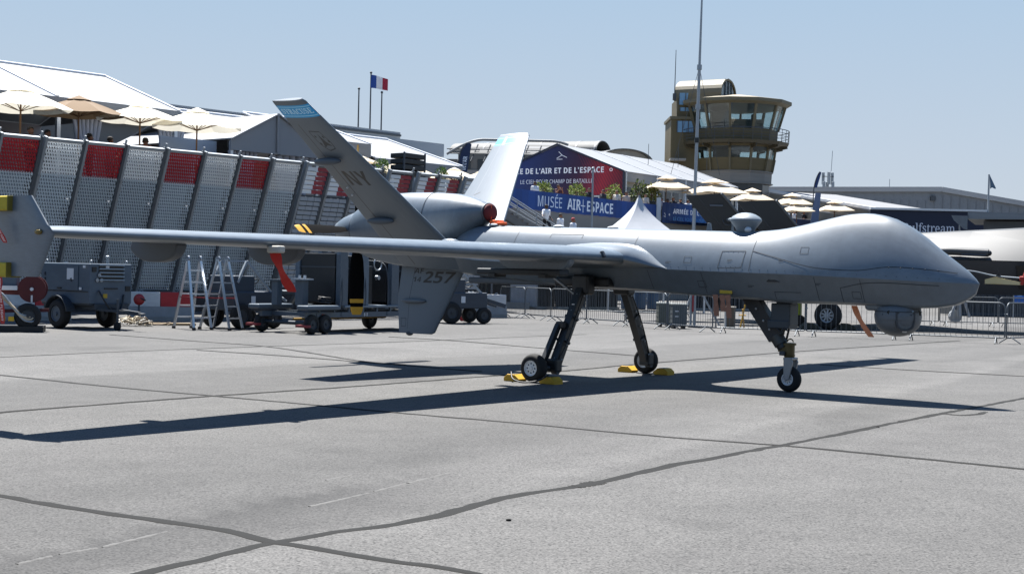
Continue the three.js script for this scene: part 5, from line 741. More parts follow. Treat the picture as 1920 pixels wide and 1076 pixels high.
  // pagoda tent
  { const a = at(1199, 371, 66), o3 = thing('pagoda_tent', 'white tent with a tall pointed roof behind the fuselage', 'tent', V(a.x, 0, a.z), 0.3), S = 2.3, yE = 2.7, top = a.y, rings = []; for (let k = 0; k <= 10; k++) { const f = k / 10, r = S * Math.pow(1 - f, 1.5) + 0.07, y = yE + (top - yE) * f; rings.push([[-1, -1], [1, -1], [1, 1], [-1, 1]].flatMap(([x, z], i, l) => { const n = l[(i + 1) % 4]; return [V(x * r, y, z * r), V((x + n[0]) / 2 * r * (0.9 + 0.1 * f), y, (z + n[1]) / 2 * r * (0.9 + 0.1 * f))]; })); }
    mesh('roof_membrane', loft(rings.reverse(), { crease: 0.5 }), worn(0xb2b5b9, 0.6), o3); mesh('valance', [box(S * 2.1, 0.3, 0.04, 0, yE - 0.1, S + 0.05), box(S * 2.1, 0.3, 0.04, 0, yE - 0.1, -S - 0.05), box(0.04, 0.3, S * 2, S + 0.05, yE - 0.1, 0), box(0.04, 0.3, S * 2, -S - 0.05, yE - 0.1, 0)], mat.tent, o3); for (const [x, z] of [[-1, -1], [1, -1], [1, 1], [-1, 1]]) mesh('leg', box(0.08, yE, 0.08, x * S, yE / 2, z * S), mat.alu, o3); mesh('finial', cyl(0.08, 0.03, 0.15, 8, 0, top + 0.05, 0), mat.tent, o3); }
}
// control tower
{
  const D = 130, k = D / F, base = at(1372, 522, D), Y = (v) => at(1372, v, D).y, X = (u) => (u - 1372) * k, o = thing('control_tower', 'brown old airport control tower with a glazed cab and walkway', 'control tower', V(base.x, 0, base.z), 0);
  const bronze = worn(0x5a4f32, 0.6), bronzeD = worn(0x463e2b, 0.6), trim = worn(0x655d47, 0.6), pane = new THREE.MeshPhysicalMaterial({ color: 0xe2ebec, roughness: 0.02, transmission: 1, thickness: 0, side: THREE.DoubleSide });
  const N = 12, ph = Math.PI / N, ringPts = (r, y, sx = 1) => Array.from({ length: N }, (_, i) => { const a = i / N * Math.PI * 2 + ph; return V(Math.sin(a) * r * sx, y, Math.cos(a) * r); });
  const band = (r0, y0, r1, y1) => loft([ringPts(r0, y0), ringPts(r1, y1)], { crease: 0.1 });
  mesh('base_glazing', band(3.1, 0, 3.15, Y(346)), mat.glassDark, o); mesh('concrete_band', [band(3.35, Y(346), 3.4, Y(324)), band(3.5, Y(347), 3.5, Y(345)), band(3.5, Y(325.5), 3.5, Y(323.5))], worn(0x85817b, 0.85), o);
  mesh('lower_wall', band(3.35, Y(323), 3.55, Y(300)), bronze, o); mesh('upper_wall', band(3.68, Y(279), 3.8, Y(268)), bronze, o);
  const storey = (r0, y0, r1, y1, nm, inset) => { const A = ringPts(r0, y0), B = ringPts(r1, y1); for (let i = 0; i < N; i++) { const j = (i + 1) % N; mesh(nm, slab([A[i], A[j], B[j], B[i]].map((p) => V(p.x * inset, p.y, p.z * inset)), V(-A[i].x * 0.006, 0, -A[i].z * 0.006)), pane, o); mesh('mullion', beam(A[i], B[i], 0.2, 0.2, V(A[i].x, 0, A[i].z)), trim, o); } };
  storey(3.55, Y(300), 3.68, Y(279), 'window', 0.985); for (let i = 0; i < N; i++) { const A = ringPts(3.4, Y(323)), B = ringPts(3.6, Y(300)); mesh('wall_fin', beam(A[i], B[i], 0.16, 0.22, V(A[i].x, 0, A[i].z)), trim, o); }
  mesh('inner_floor', [cyl(3.3, 3.3, 0.15, 12, 0, Y(301), 0), cyl(3.5, 3.5, 0.15, 12, 0, Y(278), 0), cyl(3.7, 3.7, 0.2, 12, 0, Y(247), 0)], mat.darkGrey, o); mesh('inner_core', [box(2.2, Y(279) - Y(300), 1.6, -0.6, (Y(279) + Y(300)) / 2, -1.2), box(1.6, Y(205) - Y(246), 1.2, -1.2, (Y(205) + Y(246)) / 2, -1.6)], M(0x6a665d, 0.8), o);
  mesh('inner_desk', [box(3.4, 0.9, 0.7, 0.6, Y(246) + 0.5, 1.2), box(0.4, 1.4, 0.5, 1.6, Y(246) + 0.8, 0.4)], M(0x55574f, 0.7), o);
  mesh('cab_ceiling', cyl(4.2, 4.2, 0.12, 12, 0, Y(201), 0), M(0x6f6557, 0.8), o);
  // walkway and railing
  mesh('walkway', band(4.75, Y(275), 4.85, Y(269)), bronzeD, o); mesh('walkway_brackets', Array.from({ length: N }, (_, i) => { const a = i / N * Math.PI * 2 + ph; return beam(V(Math.sin(a) * 3.6, Y(281), Math.cos(a) * 3.6), V(Math.sin(a) * 4.7, Y(276), Math.cos(a) * 4.7), 0.12, 0.3); }), bronzeD, o);
  for (let i = 0; i < 36; i++) { const a = i / 36 * Math.PI * 2; mesh('railing_post', rod(V(Math.sin(a) * 4.8, Y(270), Math.cos(a) * 4.8), V(Math.sin(a) * 4.85, Y(247), Math.cos(a) * 4.85), 0.022, 5), mat.darkGrey, o); }
  for (const v of [247, 253, 259, 264]) mesh('railing', new THREE.TorusGeometry(4.83, v === 247 ? 0.035 : 0.02, 6, 48).rotateX(Math.PI / 2).translate(0, Y(v), 0), mat.darkGrey, o);
  // cab: glass leans outwards
  mesh('cab_sill', band(3.78, Y(268), 3.85, Y(247)), bronze, o); storey(3.85, Y(247), 4.45, Y(203), 'cab_window', 0.985);
  mesh('cab_roof', [band(4.55, Y(203), 5.0, Y(199)), band(5.0, Y(199), 5.0, Y(193))], trim, o); { const A = ringPts(5.0, Y(193)), B = ringPts(1.2, Y(180)); mesh('roof_cone', loft([A, B], { crease: 0.1 }), worn(0x8a7f6a, 0.6), o); }
  // stair shaft on the left with its curved top
  const sh = [[X(1249), Y(305)], [X(1254), Y(226)], [X(1262), Y(218)], [X(1262), Y(205)], [X(1300), Y(205)], [X(1300), Y(305)]];
  mesh('shaft', box(X(1296) - X(1250), Y(226), 5, (X(1296) + X(1250)) / 2, Y(226) / 2, -1.6), bronze, o); mesh('shaft_upper', box(X(1305) - X(1261), Y(188) - Y(226), 4.4, (X(1305) + X(1261)) / 2, (Y(188) + Y(226)) / 2, -1.6), bronze, o);
  mesh('shaft_cap', box(X(1298) - X(1247), 0.25, 5.3, (X(1296) + X(1250)) / 2, Y(225), -1.6), trim, o);
  const prof = (x0, x1, yb, yl, yr) => { const L = [[x0, yb], [x1, yb], [x1, yr * 0.45 + yb * 0.55]]; for (let i = 0; i <= 10; i++) { const f = i / 10; L.push([x1 - (x1 - x0) * 0.55 * f, yr * 0.45 + yb * 0.55 + (yl - (yr * 0.45 + yb * 0.55)) * Math.sin(f * Math.PI / 2)]); } L.push([x0, yl - (yl - yb) * 0.12]); return L; };
  { // the rooftop plant room: a barrel running to the rear left with a glazed arched end
    const r = 1.95, yb = Y(192), L = 4.5; const arc = (rr0) => { const l = []; for (let i = 0; i <= 16; i++) { const a = Math.PI * i / 16; l.push([Math.cos(a) * rr0, yb + Math.pow(Math.sin(a), 0.7) * (Y(150) - yb) * (rr0 / r)]); } return l; };
    const q = new THREE.Group(); q.name = 'roof_house'; q.position.set(X(1357), 0, 0.6); q.rotation.y = 1.05; o.add(q);
    mesh('shell', ext(shape([...arc(r), ...arc(r * 0.92).reverse()]), L).translate(0, 0, -L), trim, q); mesh('end_panel', ext(shape(arc(r * 0.94)), 0.06).translate(0, 0, -0.25), bronze, q);
    mesh('arched_glazing', ext(shape(arc(r * 0.8)), 0.05).translate(0, 0.25, -0.14), pane, q); mesh('glazing_backing', ext(shape(arc(r * 0.8)), 0.02).translate(0, 0.25, -0.19), M(0x39485a, 0.3), q); for (const x of [-0.75, 0, 0.75]) mesh('glazing_bar', box(0.09, 1.9 - Math.abs(x) * 0.3, 0.1, x, yb + 1.1, -0.06), mat.darkGrey, q); if (0) mesh('rear_house', box(r * 1.7, Y(160) - yb, 0.3, 0, (Y(160) + yb) / 2, -L - 0.1), bronze, q);
  }
  for (const [u0, u1, v0, v1, z] of [[1264, 1301, 178, 200, 0.72], [1266, 1296, 205, 212, 0.72], [1261, 1292, 231, 252, 1.0]]) { const w = X(u1) - X(u0), h = Y(v0) - Y(v1), fr = mesh('shaft_window', box(w, h, 0.1, (X(u0) + X(u1)) / 2, (Y(v0) + Y(v1)) / 2, z - 0.06), M(0x5d86a6, 0.08), o); for (let i = 0; i <= 3; i++) mesh('window_bar', box(0.07, h, 0.06, X(u0) + w * i / 3, (Y(v0) + Y(v1)) / 2, z + 0.02), mat.darkGrey, fr); }
  mesh('canopy_slab', box(1.4, 0.18, 1.2, X(1262), Y(304), 1.4), mat.concrete, o);
  mesh('whip_antenna', [rod(V(X(1257), Y(190), 0), V(X(1258), Y(96), 0), 0.05, 6, 0.03), box(0.3, 0.6, 0.3, X(1257), Y(184), 0)], mat.darkGrey, o);
}
// hangar, sign, far roofs
{
  const D = 150, a = at(1440, 358, D), b = at(1766, 355, D), c = at(1990, 394, D), o = thing('hangar', 'wide pale grey hangar with a flat then sloping roof behind everything at right', 'building', V(0, 0, a.z)), wallM = worn(0x70767d, 0.6);
  mesh('wall', ext([[a.x - 8, 0], [c.x, 0], [c.x, c.y - 0.2], [b.x, b.y - 0.2], [a.x - 8, a.y - 0.2]], 30).translate(0, 0, -30), wallM, o);
  mesh('roof_edge', [beam(V(a.x - 8, a.y, 0.1), V(b.x, b.y, 0.1), 0.4, 0.5), beam(V(b.x, b.y, 0.1), V(c.x, c.y, 0.1), 0.4, 0.5)], worn(0x9a9da0, 0.6), o);
  for (let i = 0; i < 44; i++) { const x = a.x - 8 + i * (c.x - a.x + 8) / 44, t = x < b.x ? a.y : b.y + (c.y - b.y) * (x - b.x) / (c.x - b.x); mesh('cladding_rib', box(0.06, t - 0.6, 0.06, x, (t - 0.6) / 2, 0.03), wallM, o); }
  mesh('vent', box(0.5, 0.5, 0.3, at(1750, 372, D).x, at(1750, 372, D).y, 0.1), mat.darkGrey, o);
  const up = (u, v0, v1, name, label, f) => { const p = at(u, v1, D - 2), t = at(u, v0, D - 2), q = thing(name, label, 'antenna', V(p.x, 0, p.z - 3)); f(q, p.y, t.y); };
  up(1565, 318, 356, 'cell_antenna', 'cluster of mobile phone antennas on the hangar roof', (q, y0, y1) => { mesh('mast', cyl(0.1, 0.1, y1, 8, 0, y1 / 2, 0), mat.steel, q); for (let i = 0; i < 6; i++) { const t = i * 1.05, w = i % 2 ? y1 - 1.7 : y1 - 0.7; mesh('panel_antenna', rbox(0.3, 1.3, 0.2, 0.05, Math.sin(t) * 0.55, w, Math.cos(t) * 0.4), mat.galv, q); } mesh('spike', rod(V(0.3, y1, 0), V(0.4, y1 + 2.2, 0), 0.03, 5), mat.steel, q); mesh('cross_arm', [rod(V(-0.6, y1 - 0.5, 0), V(0.6, y1 - 0.5, 0), 0.04), rod(V(-0.6, y1 - 1.6, 0), V(0.6, y1 - 1.6, 0), 0.04)], mat.darkGrey, q); });
  up(1683, 332, 356, 'rod_antenna', 'small rod antenna on the middle of the hangar roof', (q, y0, y1) => { mesh('rod', rod(V(0, 0, 0), V(0, y1, 0), 0.03, 5), mat.steel, q); mesh('foot', box(0.5, 0.5, 0.4, 0, y0 + 0.1, 0), mat.darkGrey, q); });
  { const d = 100, p = at(1632, 393, d), q2 = at(1866, 393, d), y1 = p.y, o2 = thing('jet_maker_pavilion', 'dark navy pavilion with a white lettered fascia behind the drone nose', 'building', V((p.x + q2.x) / 2, 0, p.z)), W = q2.x - p.x;
    mesh('fascia', box(W, y1, 0.3, 0, y1 / 2, 0), banner(1024, 640, (c2, w, h) => { c2.fillStyle = '#141d33'; c2.fillRect(0, 0, w, h); c2.save(); c2.translate(262, 146); tx(c2, 'Gulfstream', 0, 0, '82px serif', '#cdd2dc'); c2.restore(); }), o2); mesh('top_trim', box(W - 0.6, 0.14, 0.5, -0.3, y1 + 0.08, 0.05), mat.white, o2); mesh('hall', box(W - 0.4, y1 - 0.4, 14, 0, (y1 - 0.4) / 2, -7.2), mat.navy, o2); mesh('side_return', box(2.0, y1 - 0.25, 0.28, W / 2 + 0.9, (y1 - 0.25) / 2, -0.3), mat.navy, o2); }
  { const d = 78, p = at(1816, 399, d), q2 = at(1990, 394, d), o2 = thing('grey_canopy', 'flat grey canopy roof with a drilled bracket at the right edge', 'canopy', V(p.x, 0, p.z), -0.36), W = q2.x - p.x + 3; mesh('roof_edge', box(W, 0.36, 8, W / 2, p.y - 0.15, -4), worn(0x7c8083, 0.6), o2); mesh('wall', box(W - 0.6, p.y - 0.4, 7, W / 2 + 0.5, (p.y - 0.4) / 2, -4.2), worn(0x54585c, 0.7), o2);
    const s = shape([[0, 0], [0, -0.15], [-0.85, -0.12], [-0.7, -0.4], [-0.2, -0.85], [0, -0.9]]); for (const [x, y] of [[-0.5, -0.28], [-0.3, -0.42], [-0.28, -0.62]]) { const h = new THREE.Path(); h.absarc(x, y, 0.07, 0, 7); s.holes.push(h); } mesh('bracket', ext(s, 0.12).translate(0, p.y - 0.02, 0), worn(0x6d7276, 0.6), o2); mesh('prop_post', rod(V(-0.4, 0, 0), V(-0.4, p.y - 0.6, 0), 0.05), mat.steel, o2); }
  { const d = 100, f = at(1856, 327, d), g = at(1853, 400, d), o2 = thing('flagpole', 'white flagpole standing on the grey roof at the right', 'flagpole', V(g.x, 0, g.z)); mesh('mast', rod(V(0, 0, 0), V(f.x - g.x, f.y, 0), 0.09, 10, 0.06), mat.pole, o2); const fl = thing('limp_flag', 'small limp blue grey flag on the right hand pole', 'flag', V(f.x, 0, f.z)); mesh('cloth', slab([V(0.05, f.y - 0.05, 0), V(0.1, f.y - 1.0, 0), V(0.2, f.y - 0.9, 0.05), V(0.45, f.y - 1.0, 0), V(0.5, f.y - 0.95, 0)], V(0, 0, 0.02)), M(0x4f6478, 0.8), fl); }
  { const p = at(1445, 358, 126), q2 = at(1668, 396, 108), o2 = thing('chalet_row', 'low chalet row with a thin white roof edge behind the parasols', 'building'); mesh('roof_edge', beam(p, q2, 0.3, 0.22), mat.white, o2); mesh('roof_edge_lower', beam(p.clone().add(V(-2, -0.9, 2)), q2.clone().add(V(0, -0.9, 2)), 0.3, 0.16), mat.white, o2); mesh('roof', slab([p, q2, q2.clone().add(V(8, 0.4, -10)), p.clone().add(V(8, 0.4, -10))], V(0, -0.2, 0)), worn(0x77787a, 0.7), o2); mesh('wall', slab([V(p.x, 0, p.z - 0.5), V(q2.x, 0, q2.z - 0.5), V(q2.x, q2.y - 0.2, q2.z - 0.5), V(p.x, p.y - 0.2, p.z - 0.5)], V(0.1, 0, -0.4)), worn(0x77756f, 0.8), o2); }
  // a long dark glazed hall behind the photographer, mirrored softly in the drone's lower flanks
  { const o2 = thing('facing_hall', 'long dark glazed exhibition hall behind the photographer', 'building', V(0, 0, 34)); mesh('wall', box(150, 13, 10, 0, 6.5, 5.2), M(0x23262a, 0.5), o2); mesh('roof', box(152, 0.6, 12, 0, 13.3, 5), M(0x3c4045, 0.6), o2); }
}
// ---------------------------------------------------------------- barricades
const barrM = worn(0x62676b, 0.5, 0.35);
function barricade(p, q, label, group) {
  const d = q.clone().sub(p), L = d.length() - 0.06, o = thing('crowd_barrier', label, 'crowd barrier', p.clone().lerp(q, 0.5), Math.atan2(-d.z, d.x), group), h = L / 2, r = 0.16, bm = barrM, y0 = 0.18, y1 = 1.1, c = [];
  const arc = (cx, cy, a) => { for (let i = 0; i <= 5; i++) { const t = a + i / 5 * Math.PI / 2; c.push(V(cx + Math.cos(t) * r, cy + Math.sin(t) * r, 0)); } };
  arc(h - r, y1 - r, 0); arc(-h + r, y1 - r, Math.PI / 2); c.push(V(-h, y0, 0), V(-h + 0.03, y0 - 0.02, 0), V(h - 0.03, y0 - 0.02, 0), V(h, y0, 0));
  mesh('frame', new THREE.TubeGeometry(new THREE.CatmullRomCurve3(c, true, 'catmullrom', 0.05), 110, 0.021, 6, true), bm, o);
  const bars = []; for (let i = 1; i < 19; i++) bars.push(rod(V(-h + i * L / 19, y0, 0), V(-h + i * L / 19, y1, 0), 0.0055, 5)); tag(mesh('infill_bars', bars, bm, o), null, null, null, 'stuff');
  for (const s of [-1, 1]) mesh('foot', tube([V(s * (h - 0.22), 0.012, 0.3), V(s * (h - 0.22), y0 - 0.01, 0.03), V(s * (h - 0.22), y0 - 0.01, -0.03), V(s * (h - 0.22), 0.012, -0.3)], 0.017, 20, 6), bm, o);
  mesh('hook', rod(V(h - 0.02, 0.8, 0), V(h + 0.07, 0.8, 0), 0.014, 6), mat.steel, o);
}
function barrierRun(pts, names, group) { let k = 0; for (let i = 0; i < pts.length - 1; i++) { const p = gnd(...pts[i]), q = gnd(...pts[i + 1]), n = Math.max(1, Math.round(p.distanceTo(q) / 2.35)); for (let j = 0; j < n; j++) { const off = () => V(rr(-0.03, 0.03), 0, rr(-0.06, 0.06)); barricade(p.clone().lerp(q, j / n).add(off()), p.clone().lerp(q, (j + 1) / n).add(off()), names(k++), group); } } }
const nth = ['first', 'second', 'third', 'fourth', 'fifth', 'sixth', 'seventh', 'eighth', 'ninth', 'tenth', 'eleventh', 'twelfth', 'thirteenth'];
barrierRun([[938, 593], [1032, 602], [1338, 624], [1886, 645], [2060, 637]], (k) => `galvanised crowd barrier in the front line behind the drone, ${nth[k]} from the left`, 'front line of crowd barriers');
barrierRun([[1075, 588], [1300, 596]], (k) => `galvanised crowd barrier in the back line beyond the main gear, ${nth[k]} from the left`, 'back line of crowd barriers');
barrierRun([[1650, 608], [1985, 616]], (k) => `galvanised crowd barrier in the right back line under the jet, ${nth[k]} from the left`, 'right back line of crowd barriers');

// ---------------------------------------------------------------- the dark jet behind
{
  const jet = thing('stealth_fighter', 'dark grey twin tailed stealth fighter parked behind the drone', 'jet fighter', V(0, 0, 0)), skin = worn(0x424446, 0.6), dark = worn(0x3f4247, 0.5), tailM = worn(0x353b42, 0.55);
  const c0 = at(1330, 500, 54), c1 = at(2180, 500, 45), ax = c1.clone().sub(c0).setY(0).normalize(), sd = V(-ax.z, 0, ax.x), L = c1.clone().sub(c0).setY(0).length(), P = (s, y, z) => V(c0.x, 0, c0.z).addScaledVector(ax, s).addScaledVector(sd, z).setY(y);
  const S = [[0, 2.45, 2.2, 1.9, 0.9], [2, 2.7, 2.25, 1.55, 1.5], [5, 3.0, 2.3, 1.35, 1.95], [8, 3.3, 2.35, 1.25, 2.1], [10, 3.4, 2.37, 1.25, 1.9], [12, 3.5, 2.35, 1.25, 1.55], [14, 3.2, 2.25, 1.4, 1.1], [L, 2.2, 2.1, 2.0, 0.15]];
  const up = (f) => S.map(([s, T, C, B, w]) => f(s, T, C, B, w));
  mesh('upper_fuselage', loft(up((s, T, C, B, w) => [[w, C], [w * 0.93, C + (T - C) * 0.12], [w * 0.6, C + (T - C) * 0.55], [w * 0.3, C + (T - C) * 0.93], [0, T], [-w * 0.3, C + (T - C) * 0.93], [-w * 0.6, C + (T - C) * 0.55], [-w * 0.93, C + (T - C) * 0.12], [-w, C], [0, C - 0.02]].map(([z, y]) => P(s, y, z))), { crease: 0.5 }), skin, jet);
  mesh('lower_fuselage', loft(up((s, T, C, B, w) => [[w * 0.99, C - 0.012], [0, C - 0.03], [-w * 0.99, C - 0.012], [-w * 0.62, B], [w * 0.62, B]].map(([z, y]) => P(s, y, z))), { crease: 0.2 }), dark, jet);
  for (const s of [-1, 1]) {
    mesh('wing', slab([P(4.2, 2.25, s * 1.8), P(9.0, 2.25, s * 1.9), P(5.6, 2.12, s * 5.2), P(4.2, 2.12, s * 5.2)], V(0, -0.14, 0)), skin, jet);
    mesh('tailplane', slab([P(-1.2, 2.1, s * 1.0), P(2.0, 2.1, s * 1.2), P(-0.4, 2.05, s * 3.3), P(-1.6, 2.05, s * 3.3)], V(0, -0.1, 0)), skin, jet);
    mesh('air_intake', slab([P(12.6, 2.2, s * 1.5), P(12.6, 1.45, s * 1.05), P(11.8, 1.45, s * 1.4), P(11.8, 2.2, s * 1.85)], V(0, 0, -s * 0.05)), mat.black, jet);
  }
  // weapons fairing seen along the flank
  mesh('flank_fairing', [tube([P(9.2, 2.62, 1.86), P(9.6, 2.64, 1.9), P(10.3, 2.62, 1.84), P(10.9, 2.6, 1.74)], 0.13, 20, 10)], skin, jet); mesh('flank_slot', tube([P(10.1, 2.54, 1.97), P(10.5, 2.53, 1.93), P(10.85, 2.52, 1.85)], 0.035, 16, 6), mat.darkGrey, jet); mesh('fairing_mouth', sph(0.09, 0, 0, 0, 1.0, 1.0, 0.9, 12).translate(...P(10.92, 2.59, 1.76).toArray()), mat.black, jet);
  for (const s of [10.2, 11.2]) mesh('formation_strip', beam(P(s, 2.02, 1.6 - (s - 10) * 0.15), P(s + 0.7, 2.02, 1.5 - (s - 10) * 0.15), 0.03, 0.035), M(0x7d8184, 0.5), jet);
  // canted tails
  const tail = (px, d, m) => { const q = px.map(([u, v], i) => at(u, v, d + (i < 2 ? -0.9 : 0))), f = mesh('tail_fin', slab(q, V(0.02, 0, -0.14)), m, jet), mid = (a, b) => q[0].clone().lerp(q[1], a).lerp(q[3].clone().lerp(q[2], a), b); mesh('rudder_line', rod(mid(0.3, 0.02), mid(0.3, 0.98), 0.018, 5), mat.darkGrey, f); mesh('fin_edge', rod(q[1], q[2], 0.05, 6), M(0x565b61, 0.5), f); return [f, mid]; };
  const [nf, mid] = tail([[1286, 367], [1353, 362], [1425, 448], [1349, 448]], 51, tailM); tail([[1382, 378], [1456, 375], [1512, 445], [1436, 445]], 55, tailM);
  { const e = mid(0.62, 0.56).add(V(0, 0, 0.03)); mesh('emblem_ring', new THREE.TorusGeometry(0.2, 0.018, 6, 20).translate(e.x, e.y, e.z - 0.03), M(0x3e434a, 0.6), nf); mesh('emblem_centre', sph(0.09, e.x, e.y, e.z, 1, 1, 0.2, 10), M(0x3e434a, 0.6), nf); const l = mid(0.6, 0.25).add(V(0, 0, 0.04)); mesh('tail_stripe', box(0.45, 0.05, 0.02, l.x, l.y, l.z), M(0x5d626a, 0.6), nf); }
  // main wheel and gear
  const w0 = gnd(1553, 618); const wh = new THREE.Group(); wh.name = 'wheel'; wh.position.set(w0.x, 0.46, w0.z); wh.rotation.y = Math.atan2(-ax.z, ax.x) + 0.05; jet.add(wh);
  const prof = []; for (let k = 0; k <= 12; k++) { const a = Math.PI * k / 12; prof.push([0.24 + 0.22 * Math.pow(Math.sin(a), 0.5), -0.16 * Math.cos(a)]); } mesh('tyre', lathe(prof, 36).rotateX(Math.PI / 2), mat.rubber, wh);
  const sp = []; for (let k = 0; k < 9; k++) { const a = k / 9 * Math.PI * 2; sp.push(beam(V(0.06 * Math.cos(a), 0.06 * Math.sin(a), 0.1), V(0.21 * Math.cos(a), 0.21 * Math.sin(a), 0.1), 0.05, 0.045, V(0, 0, 1))); } mesh('rim', [...sp, new THREE.TorusGeometry(0.225, 0.03, 8, 30).translate(0, 0, 0.11), cyl(0.07, 0.07, 0.14, 14, 0, 0, 0.08, Math.PI / 2)], M(0x8d949b, 0.4, 0.4), wh); mesh('hub_disc', cyl(0.23, 0.23, 0.1, 24, 0, 0, 0, Math.PI / 2), mat.black, wh);
  const lg = P(4.4, 0, 0.9); mesh('main_gear_leg', [rod(V(w0.x, 0.46, w0.z - 0.2), V(w0.x - 0.2, 1.8, w0.z - 0.9), 0.09), rod(V(w0.x, 0.6, w0.z - 0.2), V(w0.x + 0.9, 1.5, w0.z - 0.7), 0.05)], mat.white, jet);
  const n0 = gnd(1800, 606); mesh('nose_gear', [rod(V(n0.x, 0.3, n0.z), V(n0.x - 0.1, 1.5, n0.z), 0.08), beam(V(n0.x - 0.35, 0.25, n0.z), V(n0.x, 1.3, n0.z), 0.09, 0.09), beam(V(n0.x + 0.4, 0.25, n0.z), V(n0.x + 0.05, 1.3, n0.z), 0.09, 0.09), cyl(0.26, 0.26, 0.16, 20, n0.x - 0.1, 0.27, n0.z - 0.25, Math.PI / 2)], M(0x86898c, 0.5), jet);
  mesh('bay_door', slab([V(w0.x - 0.6, 1.5, w0.z + 0.3), V(w0.x + 0.9, 1.5, w0.z + 0.15), V(w0.x + 0.8, 0.95, w0.z + 0.15), V(w0.x - 0.4, 1.05, w0.z + 0.3)], V(0, 0, -0.05)), dark, jet);
  for (const [dx, lb] of [[-0.62, 'dark flat chock behind the jet main wheel'], [0.62, 'dark flat chock ahead of the jet main wheel']]) { const k = thing('jet_chock', lb, 'wheel chock', V(w0.x + dx, 0, w0.z - dx * 0.1), 0, 'chocks at the jet wheel'); mesh('block', ext([[-0.3, 0], [0.3, 0], [0.22, 0.1], [0.05, 0.2], [-0.12, 0.2], [-0.26, 0.1]], 0.5, 0.01).translate(0, 0, -0.25), M(0x2a2a1c, 0.7), k); mesh('tread_plate', box(0.5, 0.02, 0.4, 0, 0.012, 0.32), mat.black, k); }
}
